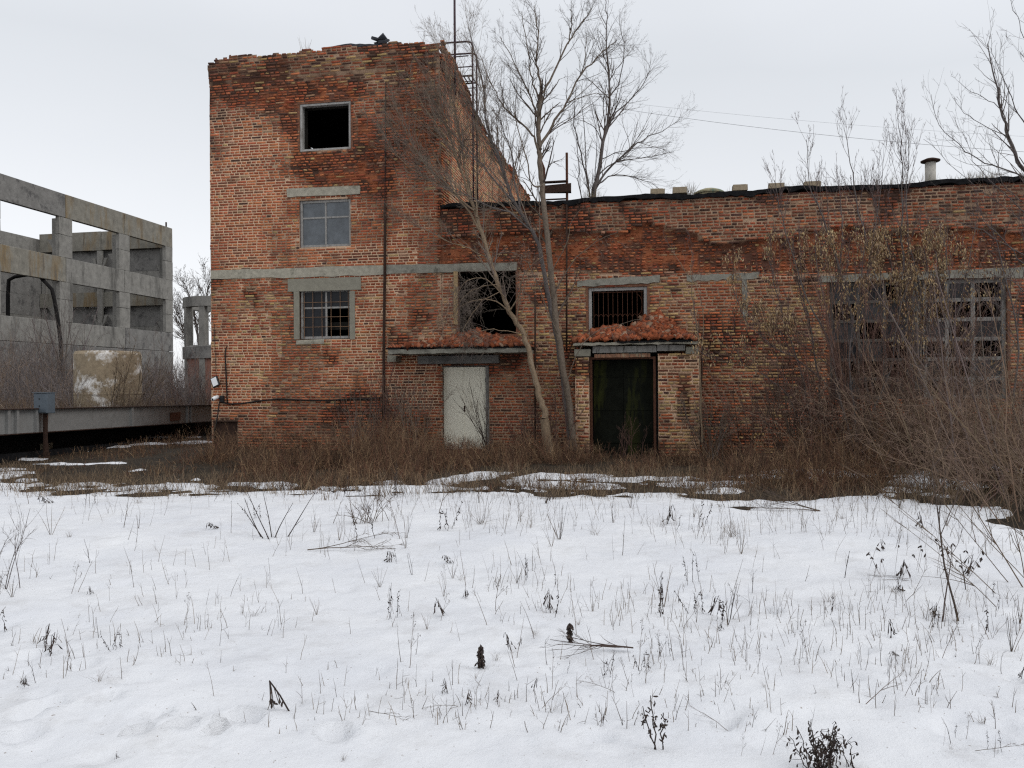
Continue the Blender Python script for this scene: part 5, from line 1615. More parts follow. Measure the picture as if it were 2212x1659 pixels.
maple((1760, 975), 15.4, [([(1760, 975), (1742, 860), (1720, 770), (1690, 690), (1672, 610), (1660, 560)], .022), ([(1765, 975), (1770, 860), (1760, 760), (1745, 680), (1722, 600), (1712, 520)], .022), ([(1758, 970), (1715, 880), (1665, 820), (1610, 790), (1560, 780)], .014)],
      'reddish thin sapling leaning left in front of the yellow brickwork, lowest of the seed-hung group', 110, 5)
maple((1850, 985), 14.6, [([(1850, 985), (1845, 880), (1835, 780), (1845, 680), (1862, 600), (1868, 540)], .024), ([(1850, 985), (1815, 860), (1800, 760), (1790, 680), (1768, 600), (1760, 530)], .022), ([(1855, 985), (1890, 880), (1925, 800), (1935, 720), (1950, 640), (1975, 580)], .02)],
      'short bushy seed-hung sapling in front of the left half of the workshop window', 180, 6)
maple((2090, 1000), 14.0, [([(2090, 1000), (2085, 900), (2070, 800), (2050, 700), (2048, 600), (2040, 520)], .022), ([(2095, 1000), (2120, 900), (2130, 800), (2150, 700), (2148, 610)], .02), ([(2092, 1000), (2060, 890), (2010, 810), (1975, 760)], .016)],
      'thin sapling tangled in front of the centre of the grey-mullioned window half', 60, 7)
maple((2195, 1000), 13.2, [([(2195, 1000), (2190, 880), (2200, 760), (2185, 650), (2160, 560), (2140, 470)], .024), ([(2200, 1000), (2215, 860), (2235, 740), (2230, 600), (2205, 500)], .022), ([(2195, 1000), (2165, 900), (2120, 830), (2080, 780)], .016)],
      'bare twiggy sapling at the right end of the workshop window', 12, 8)
# pale slender sapling between porch and window
r = random.Random(606)
tr, cw = Strands(), Strands()
Yl = 16.6
limb(cw, r, P2([(1517, 955), (1514, 850), (1510, 770), (1505, 700), (1494, 640), (1493, 590), (1495, 540)], Yl), .022, .006, dict(K_map, nch=(2.5, 2)), 12, .7, TT=tr, t0=.3)
limb(cw, r, P2([(1510, 770), (1520, 690), (1505, 620), (1470, 570), (1440, 520)], Yl), .012, .004, dict(K_map, nch=(2.5, 2)), 8, .6, TT=tr, t0=.3)
b = at(1517, 955, Yl); t = tree('slender_sapling', (b.x, b.y, 0), 'slender pale sapling standing right against the brick porch', 'sapling')
finish(t, tr, cw, M['bark_tan'], 6)

# --- shrubs --------------------------------------------------------------
def shrub(name, px, py, Y, label, cat, seed, n, H, spread, K, lean=(0, 0), group=None, r0=.012, wide=.15):
    r = random.Random(seed)
    S = Strands()
    b = at(px, py, Y); b.z = 0
    for _ in range(n):
        a = r.uniform(0, 2 * math.pi); sp = spread * r.random() ** .6
        d = Vector((math.cos(a) * sp + lean[0], math.sin(a) * sp * .7 + lean[1], 1)).normalized()
        p = Vector((r.gauss(0, wide), r.gauss(0, wide * .6), -.02))
        grow(S, r, p, d, H * r.uniform(.55, 1.1), r0 * r.uniform(.6, 1.2), 0, K)
    o = S.build(name, M['twig'])
    o.location = b
    return tag(o, label, cat, group)
K_red = dict(seg=(7, 5, 3), wob=(.06, .10, .16), up=(.02, .04, .02), nch=(5, 2.2), ang=(28, 36), ratio=(.5, .5), rmin=.0032, col=(.105, .062, .05))
K_gry = dict(K_red, col=(.16, .125, .10), wob=(.07, .12, .18))
K_dark = dict(K_red, col=(.075, .058, .048), nch=(3, 1.2))
K_weed = dict(seg=(6, 4, 3), wob=(.06, .12, .2), up=(.02, .03, .0), nch=(7, 3), ang=(32, 40), ratio=(.36, .45), rmin=.003, col=(.155, .11, .072))
K_tang = dict(seg=(9, 6, 4), wob=(.18, .26, .3), up=(-.03, -.02, -.03), nch=(7, 3.5), ang=(48, 50), ratio=(.5, .55), rmin=.0036, col=(.185, .128, .095))
K_wand = dict(seg=(8, 5), wob=(.03, .10), up=(-.012, .0), nch=(6,), ang=(24,), ratio=(.35,), rmin=.0034, col=(.175, .122, .082))
G1 = 'bare shrubs along the factory wall'
shrub('bare_shrub', 825, 945, 18.4, 'dark reddish bare shrub against the block wall, just left of the canopy', 'shrub', 1, 16, 2.3, .55, K_red, group=G1, r0=.016)
shrub('bare_shrub', 770, 955, 18.2, 'lower grey bare shrub left of the dark reddish one before the block wall', 'shrub', 2, 16, 1.5, .7, K_gry, group=G1)
shrub('bare_shrub', 900, 960, 17.9, 'pale twiggy shrub between the downpipe and the white door', 'shrub', 3, 18, 1.8, .45, K_gry, group=G1)
shrub('bare_shrub', 1060, 962, 17.6, 'thin dark shrub fanning left across the white double door', 'shrub', 4, 18, 1.9, .28, K_dark, lean=(-.30, 0), group=G1, wide=.06, r0=.009)
shrub('bare_shrub', 1140, 965, 17.6, 'low brown shrub between the crooked trunk and the white door', 'shrub', 5, 14, 1.1, .6, K_red, group=G1)
shrub('bare_shrub', 1205, 965, 17.4, 'thin shrub at the foot of the tallest trunk', 'shrub', 6, 14, 1.5, .35, K_red, group=G1)
shrub('bare_shrub', 1350, 985, 17.0, 'small brown shrub before the mossy dark door of the porch', 'shrub', 7, 10, .8, .5, K_red, group=G1)
shrub('bare_shrub', 1535, 965, 16.8, 'bushy shrub at the right foot of the brick porch', 'shrub', 8, 26, 1.4, .65, K_gry, group=G1)
shrub('bare_shrub', 1620, 975, 16.4, 'sparse shrub below the bricked-up red panel', 'shrub', 9, 16, 1.7, .6, K_red, group=G1)
shrub('bare_shrub', 1720, 985, 15.9, 'wide shrub leaning left before the yellow brickwork', 'shrub', 10, 22, 2.1, .6, K_gry, lean=(-.2, 0), group=G1)
shrub('bare_shrub', 1800, 985, 15.2, 'reddish shrub with long rods left of the seed-hung saplings', 'shrub', 11, 26, 2.4, .55, K_red, lean=(-.25, -.1), group=G1)
K_tall = dict(seg=(8, 5, 4), wob=(.045, .09, .15), up=(.015, .04, .02), nch=(6, 2.4), ang=(24, 34), ratio=(.42, .5), rmin=.0030, col=(.15, .088, .068))
shrub('tall_shrub', 1850, 975, 15.0, 'tall red-brown shrub of straight rods fanning left over the yellow brickwork', 'shrub', 60, 30, 4.0, .55, K_tall, lean=(-.25, 0), r0=.014, wide=.3)
shrub('tall_shrub', 1945, 980, 14.8, 'tall red-brown shrub of upright rods before the middle of the workshop window', 'shrub', 61, 26, 3.7, .45, K_tall, lean=(-.05, 0), r0=.014, wide=.35)
shrub('tall_shrub', 2060, 985, 14.2, 'red-brown shrub of rods in front of the grey mullions, shorter than its neighbours', 'shrub', 62, 22, 2.9, .5, K_tall, lean=(.05, 0), r0=.012, wide=.4)
shrub('tall_shrub', 1700, 985, 15.8, 'low fan of reddish rods leaning left between porch and seed-hung saplings', 'shrub', 63, 18, 2.3, .6, K_tall, lean=(-.3, 0), r0=.011, wide=.25)
G2 = 'tangled thickets by the workshop window'
for i, (px, py, Y, H, lb) in enumerate(((1860, 1000, 14.6, 2.3, 'tangled brown thicket at the foot of the seed-hung saplings'), (1960, 1010, 14.2, 2.4, 'tangled brown thicket below the centre post of the workshop window'),
                                        (2060, 1000, 14.2, 2.6, 'high tangled thicket before the right half of the workshop window'), (2150, 1010, 13.0, 2.5, 'tangled thicket below the far right window mullion'),
                                        (2230, 1050, 11.5, 2.7, 'tangled thicket running out at the right edge of the view'), (2110, 1060, 11.6, 1.5, 'low dark bramble heap by the large snow patch on the right'),
                                        (2220, 1120, 9.8, 1.6, 'low bramble heap at the right edge beside the snow edge'))):
    shrub('thicket', px, py, Y, lb, 'thicket', 20 + i, 40, H, .95, K_tang, group=G2, wide=.45, r0=.009)
shrub('wand_bush', 2140, 1040, 11.2, 'bush of long pale straight wands leaning left at the lower right', 'shrub', 40, 6, 3.4, .22, dict(K_wand, col=(.165, .128, .112)), lean=(-.32, 0), wide=.2, r0=.016)
shrub('wand_bush', 2250, 1130, 8.8, 'tan arching wands sweeping in from the right edge', 'shrub', 41, 8, 2.7, .5, dict(K_wand, wob=(.07, .14)), lean=(-.5, 0), wide=.35, r0=.009)
shrub('wand_bush', 2265, 1330, 5.6, 'nearest spray of thin rods at the right edge over the snow', 'shrub', 42, 9, 1.6, .45, dict(K_wand, col=(.12, .085, .06)), lean=(-.55, .1), wide=.25, r0=.0055)
shrub('wand_bush', 1990, 1065, 11.5, 'few long thin rods rising from the snow edge before the thickets', 'shrub', 43, 9, 2.4, .45, K_wand, lean=(-.15, 0), wide=.3, r0=.009)
# left of the block
G3 = 'grey bare shrubs behind the weighbridge'
K_bg = dict(seg=(6, 4, 3), wob=(.07, .12, .18), up=(.03, .03, .02), nch=(6, 2.6), ang=(28, 34), ratio=(.5, .5), rmin=.006, col=(.135, .112, .105))
shrub('bare_shrub', 250, 875, 27.0, 'tall tan bare shrub leaning before the flaking concrete tank', 'shrub', 50, 14, 3.0, .5, dict(K_bg, col=(.16, .12, .085)), lean=(.25, 0), group=G3, r0=.02, wide=.4)
shrub('bare_shrub', 140, 870, 36, 'tall dark bare shrub before the bent pipe', 'shrub', 51, 16, 5.2, .4, K_bg, group=G3, r0=.03, wide=.5)
shrub('bare_shrub', 350, 872, 38, 'grey bare shrub between the concrete tank and the brick block', 'shrub', 52, 20, 3.6, .5, K_bg, group=G3, r0=.025, wide=.7)
shrub('bare_shrub', 425, 885, 30, 'reddish low shrub at the end of the weighbridge girder', 'shrub', 53, 20, 1.9, .6, dict(K_bg, col=(.15, .095, .08)), group=G3, r0=.015, wide=.4)
# far tree between hall and block
r = random.Random(707)
tr, cw = Strands(), Strands()
K_far = dict(K_tree, rmin=.016, nch=(5, 3))
Yf = 80.0
b = at(432, 850, Yf); b.z = 0
for pts in ([(432, 850), (430, 760), (424, 700), (412, 650), (402, 622)], [(432, 850), (436, 750), (440, 690), (446, 640), (452, 612)], [(432, 840), (415, 760), (395, 710), (384, 670)], [(432, 840), (452, 760), (470, 700), (480, 650)]):
    P = P2(pts, Yf); limb(cw, r, P, .16, .03, K_far, 36, 3.6, TT=tr, t0=.3)
t = tree('distant_tree', tuple(b), 'rounded bare tree far behind, between the concrete hall and the brick block', 'tree')
finish(t, tr, cw, M['bark_grey'], 6)

# --- masses nobody could count ---------------------------------------------
rg = np.random.RandomState(9)
def straw(name, label, cat, P0, H, rad_, cols, lean=.25, seg=4, side=2, seed=1, parent=None):
    """vectorised upright stems with a few side twigs"""
    q = np.random.RandomState(seed)
    N = len(P0)
    def curve(p0, d, L, w, n):
        pts = [p0]
        for i in range(n):
            d = d + q.normal(0, w, d.shape); d /= np.linalg.norm(d, axis=1, keepdims=True)
            pts.append(pts[-1] + d * (L / n)[:, None])
        return np.stack(pts, 1)
    d = np.concatenate([q.normal(0, lean, (N, 2)), np.ones((N, 1))], 1); d /= np.linalg.norm(d, axis=1, keepdims=True)
    A = curve(P0, d, H, .10, seg)
    S = Strands()
    c = cols[q.randint(0, len(cols), N)] * q.uniform(.7, 1.3, (N, 1))
    rr = rad_ * q.uniform(.7, 1.3, N)[:, None] * np.linspace(1, .35, seg + 1)[None]
    S.g[seg + 1] = (A, rr, c)
    arrs = [(A, rr, c)]
    for k in range(side):
        i = q.randint(1, seg, N); base = A[np.arange(N), i]
        dd = d + q.normal(0, .55, (N, 3)); dd /= np.linalg.norm(dd, axis=1, keepdims=True)
        B = curve(base, dd, H * q.uniform(.15, .45, N), .16, seg)
        arrs.append((B, rad_ * .6 * np.ones((N, 1)) * np.linspace(1, .4, seg + 1)[None], c * .95))
    S.g[seg + 1] = tuple(np.concatenate([a[j] for a in arrs]) for j in range(3)); S.n = N
    return tag(S.build(name, M['twig'], parent), label, cat, kind='stuff')

def wallY(x): return 19.0 - x * math.tan(TH)
def undergrowth(n, seed):
    q = np.random.RandomState(seed)
    px = q.uniform(-150, 2330, n * 3)
    xr = (px - 1106) / 1700
    yb = np.interp(xr, BX, BY)
    far = np.where(px < 455, 22.0, 19.0 / (1 + xr * .18) - .12)
    porch = (px > 1235) & (px < 1520); far = np.where(porch, far - 1.1, far)
    t = q.rand(n * 3)
    Y = yb - .25 + (far - yb + .25) * t
    X = xr * Y
    hm = np.interp(px, [-150, 250, 380, 450, 560, 900, 940, 1050, 1150, 1240, 1330, 1430, 1540, 1700, 1800, 2330], [.16, .2, .3, .5, .70, .75, .42, .36, .52, .42, .22, .26, .48, .62, .8, 1.0])
    dens = np.interp(px, [-150, 200, 330, 450, 560, 950, 1250, 1330, 1450, 1700, 1850, 2330], [.10, .12, .35, .8, 1, 1, .8, .5, .6, .75, .4, .35])
    cl = fbm(X * .9, Y * .9, 55, 3)
    dens = dens * (.06 + 2.0 * sstep(.42, .60, cl)) * (.35 + .75 * sstep(.0, .35, t))
    m = snow_m(X, Y)
    dens = np.where(m > .1, dens * .10, dens)
    k = q.rand(n * 3) < dens * .8
    X, Y, hm, t, cl = X[k], Y[k], hm[k], t[k], cl[k]
    H = hm * (.35 + .65 * sstep(0, .5, t)) * q.uniform(.35, 1.15, len(X)) * (.6 + .7 * sstep(.35, .65, cl))
    P0 = np.stack([X, Y, ground_h(X, Y) - .01], 1)
    return P0, H
cols_u = np.array([1.16, 1.05, .95]) * np.array([[.17, .112, .07], [.105, .066, .046], [.06, .042, .033], [.27, .20, .13], [.125, .066, .048], [.08, .054, .042], [.15, .096, .065]])
P0, H = undergrowth(8500, 3)
straw('undergrowth', 'matted brown dead weeds and grass between the snow and the factory wall', 'weeds', P0, H, .0038, cols_u, .36, 5, 4, 3)
# low litter mat
P0, H = undergrowth(12000, 4)
straw('dead_grass', 'short flattened dead grass lying on the thawed ground', 'grass', P0, H * .3 + .05, .004, cols_u * .8, .9, 3, 1, 4)
# ragged fringe of short grass along the thaw edge
q = np.random.RandomState(31)
n = 26000
px = q.uniform(-150, 2330, n); xr = (px - 1106) / 1700
Y = np.interp(xr, BX, BY) + q.uniform(-2.2, 2.6, n); X = xr * Y
m_ = snow_m(X, Y)
k = (q.rand(n) < np.exp(-(np.abs(m_ + .05) / .30) ** 1.5) * (.1 + 1.4 * sstep(.42, .62, fbm(X * 1.2, Y * 1.6, 93, 3)))) & (Y > 6)
X, Y, m_ = X[k], Y[k], m_[k]
straw('fringe_grass', 'short brown grass poking through the ragged thawing snow edge', 'grass', np.stack([X, Y, ground_h(X, Y)], 1), .04 + q.uniform(.05, .26, len(X)), .0030, np.array([[.20, .145, .095], [.14, .10, .068], [.07, .05, .038], [.26, .19, .12]]), .35, 3, 1, 32)
# scrub belt behind the weighbridge
q = np.random.RandomState(6)
n = 3600
px = q.uniform(-260, 452, n); Y = q.uniform(27.5, 58, n) ** 1.0
X = (px - 1106) / 1700 * Y
P0 = np.stack([X, Y, np.zeros(n)], 1)
H = q.uniform(.4, 1.05, n) * np.interp(px, [-260, 30, 160, 300, 452], [5.4, 5.0, 3.6, 3.4, 3.4]) * (.5 + .8 * fbm(X * .3, Y * .3, 3)) * np.interp(Y, [27, 34, 58], [.6, .9, 1.35])
straw('scrub_belt', 'grey-brown bare scrub growing thick behind the weighbridge', 'scrub', P0, H, .0095, np.array([[.19, .165, .16], [.21, .17, .145], [.13, .11, .105], [.23, .165, .12], [.17, .15, .15]]), .22, 5, 6, 6)
n = 4200
px = q.uniform(-200, 455, n); Y = q.uniform(26.5, 34, n); X = (px - 1106) / 1700 * Y
straw('reed_grass', 'tan dry grass along the back of the weighbridge', 'grass', np.stack([X, Y, np.zeros(n)], 1), q.uniform(.5, 1.35, n), .006, np.array([[.20, .145, .09], [.16, .115, .08], [.17, .11, .085]]), .2, 4, 2, 7)
# grass growing on the roofs
pts, hh = [], []
q2 = random.Random(12)
for x0, x1, nn_, h_ in ((1262, 1300, 90, .28), (1480, 1502, 60, .30), (1500, 1700, 40, .15), (1700, 2000, 160, .3), (2080, 2160, 180, .25), (1850, 2212, 160, .22)):
    for _ in range(nn_):
        s = F(q2.uniform(x0, x1), 420, .3)[0]; dp = q2.uniform(.0, .7)
        p = W(s, dp, z_wing + .04); pts.append(tuple(p)); hh.append(h_ * q2.uniform(.5, 1.3))
for _ in range(16):
    s = F(q2.uniform(650, 672), 110, .3)[0]; p = W(s, .3, z_top - .1); pts.append(tuple(p)); hh.append(q2.uniform(.3, .65))
straw('roof_grass', 'thin dry grass and weed stalks growing on the roof edges', 'grass', np.array(pts), np.array(hh), .0035, np.array([[.22, .165, .10], [.16, .12, .08], [.13, .12, .06]]), .2, 4, 1, 8)

# --- weeds standing in the snow -------------------------------------------
DK = (.050, .038, .033); BR = (.11, .078, .055); TN = (.17, .125, .085)
def leafy(S, r, p, s, col, down=True):
    d = Vector((r.gauss(0, .5), r.gauss(0, .5), -1 if down else r.uniform(-.5, .8))).normalized() * s * r.uniform(.6, 1.4)
    S.add([p, p + d * .35 + Vector((r.gauss(0, .1), r.gauss(0, .1), 0)) * s, p + d * .7, p + d], [.0012, s * .16, s * .20, .001], tint(r, col))
def w_stalk(r, H):
    S = Strands(); K = dict(seg=(6, 3), wob=(.05, .15), up=(.02, .02), nch=(r.choice([0, 0, 1, 2]),), ang=(28,), ratio=(.3,), rmin=.0013, col=BR)
    grow(S, r, Vector((0, 0, -.03)), Vector((r.gauss(0, .18), r.gauss(0, .18), 1)).normalized(), H, .0026, 0, K); return S
def w_bunch(r, H):
    S = Strands()
    for _ in range(r.randint(4, 8)):
        K = dict(seg=(5, 3), wob=(.05, .15), up=(.02, .02), nch=(r.choice([0, 1, 3]),), ang=(28,), ratio=(.25,), rmin=.0012, col=r.choice([BR, TN, DK]))
        grow(S, r, Vector((r.gauss(0, .002), r.gauss(0, .002), -.03)), Vector((r.gauss(0, .24), r.gauss(0, .24), 1)).normalized(), H * r.uniform(.5, 1.1), .0023, 0, K)
    return S
def w_branch(r, H):
    S = Strands(); K = dict(seg=(6, 4, 3), wob=(.06, .10, .2), up=(.02, .06, .02), nch=(6, 3), ang=(36, 40), ratio=(.42, .4), rmin=.0012, col=BR, t0=.35)
    grow(S, r, Vector((0, 0, -.03)), Vector((r.gauss(0, .25), r.gauss(0, .2), 1)).normalized(), H, .0028, 0, K)
    for g_ in list(S.g.values()):
        for pts in list(g_[0]):
            if r.random() < .6: leafy(S, r, Vector(pts[-1]), .010, DK)
    return S
def w_bud(r, H):
    S = Strands()
    for _ in range(r.randint(1, 4)):
        p = Vector((r.gauss(0, .04), r.gauss(0, .04), -.03)); d = Vector((r.gauss(0, .2), r.gauss(0, .2), 1)).normalized(); L = H * r.uniform(.6, 1.1)
        pts = [p + d * L * i / 7 + Vector((r.gauss(0, .006), r.gauss(0, .006), 0)) for i in range(8)]
        S.add(pts, (.0026, .0014), tint(r, DK))
        for _ in range(r.randint(5, 11)):
            t = r.uniform(.25, 1); q_ = p + d * L * t
            leafy(S, r, q_, r.uniform(.012, .026), DK, r.random() < .6)
    return S
def w_wilt(r, H):
    S = Strands()
    p = Vector((0, 0, -.03)); d = Vector((r.gauss(0, .35), r.gauss(0, .3), 1)).normalized()
    L = H * .8
    S.add([p, p + d * L * .5, p + d * L], (.006, .003), tint(r, DK))
    for _ in range(r.randint(7, 15)):
        t = r.uniform(.1, 1); b = p + d * L * t
        o = Vector((r.gauss(0, 1), r.gauss(0, 1), 0)).normalized() * r.uniform(.01, .07) * (H / .2)
        e_ = Vector((b.x + o.x, b.y + o.y, max(0, b.z - L * r.uniform(.4, .9))))
        e_.z = max(e_.z, b.z * r.uniform(0, .7)); f_ = r.uniform(.4, 1.2)
        S.add([b, b.lerp(e_, .4) + Vector((r.gauss(0, .012), r.gauss(0, .012), .03)), b.lerp(e_, .8) + Vector((r.gauss(0, .01), 0, 0)), e_], [.0012, .002, .0105 * f_, .001], tint(r, DK, .4))
    return S
def w_stick(r, H):
    S = Strands(); K = dict(seg=(5, 4), wob=(.07, .12), up=(0, 0), nch=(r.choice([1, 2, 3]),), ang=(34,), ratio=(.6,), rmin=.0016, col=DK)
    for _ in range(r.choice([1, 1, 2])):
        grow(S, r, Vector((0, 0, -.03)), Vector((r.gauss(0, .5), r.gauss(0, .4), 1)).normalized(), H, .0038, 0, K)
    return S
def w_fallen(r, H):
    S = Strands(); K = dict(seg=(7, 5, 3), wob=(.06, .12, .2), up=(-.03, .02, 0), nch=(6, 3), ang=(30, 36), ratio=(.5, .4), rmin=.0013, col=BR)
    a = r.uniform(0, 6.3)
    grow(S, r, Vector((0, 0, .0)), Vector((math.cos(a), math.sin(a) * .4, .22)).normalized(), H * 1.6, .0035, 0, K); return S
def w_tuft(r, H):
    S = Strands()
    for _ in range(r.randint(14, 26)):
        a = r.uniform(0, 6.3); d = Vector((math.cos(a) * r.uniform(.1, .8), math.sin(a) * r.uniform(.1, .8), 1)).normalized()
        grow(S, r, Vector((r.gauss(0, .03), r.gauss(0, .03), -.03)), d, H * r.uniform(.4, 1), .0016, 0, dict(seg=(4,), wob=(.18,), up=(-.10,), col=r.choice([TN, BR])))
    return S
KINDS_ = [('weed_stalk', w_stalk, 'thin dead stalk standing alone in the snow', 'lone dead stalks in the snow', 'stalk', 5),
          ('weed_bunch', w_bunch, 'small bunch of thin dead stems poking through the snow', 'bunches of dead stems in the snow', 'weed', 5),
          ('branched_weed', w_branch, 'dry branching weed with tiny seed heads in the snow', 'branching weeds in the snow', 'weed', 5),
          ('budded_weed', w_bud, 'dark weed stem with shrivelled buds in the snow', 'budded weeds in the snow', 'weed', 5),
          ('wilted_weed', w_wilt, 'collapsed dark wilted weed in the snow', 'wilted weeds in the snow', 'weed', 5),
          ('bare_stick', w_stick, 'dark forked stick poking out of the snow', 'forked sticks in the snow', 'stick', 4),
          ('fallen_weed', w_fallen, 'dry weed bent down flat over the snow', 'bent weeds on the snow', 'weed', 4),
          ('grass_tuft', w_tuft, 'tuft of dry grass sticking out of the snow', 'grass tufts in the snow', 'grass tuft', 4)]
rw = random.Random(123)
protos = {}
for nm, fn, lb, gp, ct, nv in KINDS_:
    protos[nm] = []
    for v in range(nv):
        r = random.Random(hash((nm, v)) % 1000 if False else sum(map(ord, nm)) * 7 + v)
        protos[nm].append((fn(r, .3).mesh(nm, M['twig']), lb, gp, ct))
def plant(nm, px, py, h, v=None, rz=None, label=None, group=True):
    """one weed with its foot at a photo point, h = height in metres"""
    p = gnd(px, py, .08)
    z = snow_z(p.x, p.y); p = gnd(px, py, z)
    z = snow_z(p.x, p.y)
    me, lb, gp, ct = protos[nm][rw.randrange(len(protos[nm])) if v is None else v]
    o = link(nm, me)
    s = h / .3
    o.location = (p.x, p.y, z + .005); o.rotation_euler = (0, 0, rw.uniform(0, 6.28) if rz is None else rz)
    th = (s * .35 + .65 * max(s, .9)) if s < 1 else s
    o.scale = (s, s, s)
    return tag(o, label or lb, ct, gp if not label else None)
for px, py, wx_, wy_ in WEEDS:
    g_ = Vector((wx_, wy_, 0))
    if py < 1180: nm = rw.choice(['weed_bunch', 'weed_bunch', 'weed_stalk', 'branched_weed', 'budded_weed', 'wilted_weed', 'grass_tuft'])
    elif py < 1420: nm = rw.choice(['weed_stalk', 'weed_stalk', 'weed_bunch', 'branched_weed', 'wilted_weed', 'budded_weed', 'wilted_weed', 'bare_stick', 'grass_tuft'])
    else: nm = rw.choice(['weed_stalk', 'weed_stalk', 'budded_weed', 'wilted_weed', 'bare_stick', 'branched_weed', 'grass_tuft', 'fallen_weed', 'wilted_weed'])
    Yd = g_.y
    h = rw.uniform(38, 95) / 1700 * Yd * (.8 if py > 1450 else 1.0)
    if nm == 'wilted_weed': h *= rw.uniform(.45, .85)
    if nm in ('grass_tuft',): h *= .55
    plant(nm, px, py, min(h, .55))

# --- weeds one can single out -----------------------------------------------
def special(name, px, py, S, label, cat, sc=1.0):
    p = gnd(px, py, .06); z = snow_z(p.x, p.y); p = gnd(px, py, z); z = snow_z(p.x, p.y)
    o = S.build(name, M['twig']); o.location = (p.x, p.y, z); o.scale = (sc,) * 3
    return tag(o, label, cat)
def burdock(r, H, w):
    S = Strands()
    for _ in range(9):
        S.add([Vector((r.gauss(0, w * .4), r.gauss(0, w * .4), -.03)), Vector((r.gauss(0, w * .12), r.gauss(0, w * .12), H * r.uniform(.7, 1)))], (.006, .004), tint(r, DK))
    for _ in range(70):
        t = r.random() ** .8; a = r.uniform(0, 6.3); k = w * (1 - t * .85)
        leafy(S, r, Vector((math.cos(a) * k, math.sin(a) * k, H * t + .012)), r.uniform(.014, .032), DK)
    return S
special('burdock_stump', 1039, 1443, burdock(random.Random(3), .105, .024), 'short dark cone-shaped withered weed alone in the middle of the snow', 'weed')
special('burdock_stump', 1231, 1388, burdock(random.Random(4), .10, .016), 'short dark broken weed stump beside the fallen branch', 'weed')
r = random.Random(5)
S = Strands()
K_fb = dict(seg=(8, 6, 4), wob=(.05, .09, .14), up=(.008, .01, 0), nch=(6, 3), ang=(22, 30), ratio=(.6, .5), rmin=.0016, col=(.075, .055, .045))
for a, L, el in ((3.05, .42, .10), (3.3, .34, .05), (2.85, .5, .17), (3.15, .3, .02)):
    grow(S, r, Vector((0, 0, .015)), Vector((math.cos(a), -math.sin(a) * .6, el)).normalized(), L, .0042, 0, dict(K_fb, nch=(4, 1.5), rmin=.0012))
special('fallen_branch', 1368, 1408, S, 'dark fallen twiggy branch lying on the snow beside the broken weed stump', 'branch')
def bush_weed(r, n, H, w, leaves):
    S = Strands()
    for _ in range(n):
        p = Vector((r.gauss(0, w), r.gauss(0, w), -.04)); d = Vector((r.gauss(0, .16) + p.x * 1.2, r.gauss(0, .2), 1)).normalized(); L = H * r.uniform(.55, 1.05)
        pts = [p + d * L * i / 8 + Vector((r.gauss(0, .005), r.gauss(0, .005), 0)) for i in range(9)]
        S.add(pts, (.0034, .0018), tint(r, DK))
        for _ in range(leaves):
            t = r.uniform(.1, 1); q_ = p + d * L * t
            o = Vector((r.gauss(0, .02), r.gauss(0, .02), r.gauss(0, .01)))
            S.add([q_, q_ + o], (.0012, .0009), DK); leafy(S, r, q_ + o, r.uniform(.018, .034), DK)
    return S
special('leafy_weed', 1782, 1668, bush_weed(random.Random(6), 17, .27, .030, 15), 'biggest dark bushy weed with clinging dead leaves, nearest the camera on the right', 'weed', .78)
special('leafy_weed', 1841, 1655, bush_weed(random.Random(7), 2, .22, .012, 10), 'slim dark leafy weed just right of the biggest bushy weed', 'weed', .8)
S = Strands(); r = random.Random(8)
for dx, H in ((-.02, .20), (.02, .16), (.0, .24)):
    d = Vector((dx * 6 - .12, 0, 1)).normalized(); p = Vector((dx, 0, -.03))
    pts = [p + d * H * i / 6 + Vector((r.gauss(0, .006), 0, 0)) for i in range(7)]
    S.add(pts, (.004, .002), DK)
    for _ in range(16): leafy(S, r, p + d * H * r.uniform(.35, 1) + Vector((r.gauss(0, .012), r.gauss(0, .01), 0)), r.uniform(.014, .026), DK, r.random() < .5)
special('knotty_weed', 1422, 1614, S, 'dark knotty weed with three budded stems left of the biggest bushy weed', 'weed')
S = Strands(); r = random.Random(9)
top = Vector((-.02, 0, .13))
S.add([Vector((.075, 0, -.02)), Vector((.03, 0, .06)), top], (.005, .004), DK)
for i in range(9):
    e_ = Vector((r.uniform(-.06, .05), r.uniform(-.03, .03), r.uniform(.0, .03))); S.add([top, top.lerp(e_, .45) + Vector((0, 0, .02)), e_], (.0025, .0015), DK); leafy(S, r, e_ + Vector((0, 0, .03)), .03, DK)
special('drooping_weed', 592, 1535, S, 'dark weed bent over with drooping leaves in the lower left snow', 'weed')
S = Strands(); r = random.Random(10)
for x0, dx, H in ((-.1, -.55, .48), (0, -.42, .62), (.02, .38, .42), (.13, .55, .55), (-.05, -.7, .40), (.0, -.25, .5)):
    K = dict(seg=(6, 4), wob=(.03, .1), up=(.0, 0), nch=(2,), ang=(25,), ratio=(.25,), rmin=.0022, col=DK)
    grow(S, r, Vector((x0, r.uniform(-.1, .1), -.03)), Vector((dx, .1, 1)).normalized(), H, .007, 0, K)
special('stick_clump', 588, 1160, S, 'clump of dark stout sticks spread like a V in the snow below the block', 'sticks')
S = Strands(); r = random.Random(11)
K = dict(seg=(8, 6, 4), wob=(.05, .09, .16), up=(-.01, 0, 0), nch=(10, 5), ang=(28, 36), ratio=(.35, .45), rmin=.0022, col=BR)
grow(S, r, Vector((-.5, 0, .02)), Vector((1, 0, .05)).normalized(), 1.05, .008, 0, K); grow(S, r, Vector((-.4, 0, .03)), Vector((1, .1, .22)).normalized(), .9, .006, 0, K)
special('fallen_branch', 752, 1192, S, 'feathery fallen weed branch lying on the snow below the white door', 'branch', .75)
S = Strands(); r = random.Random(12)
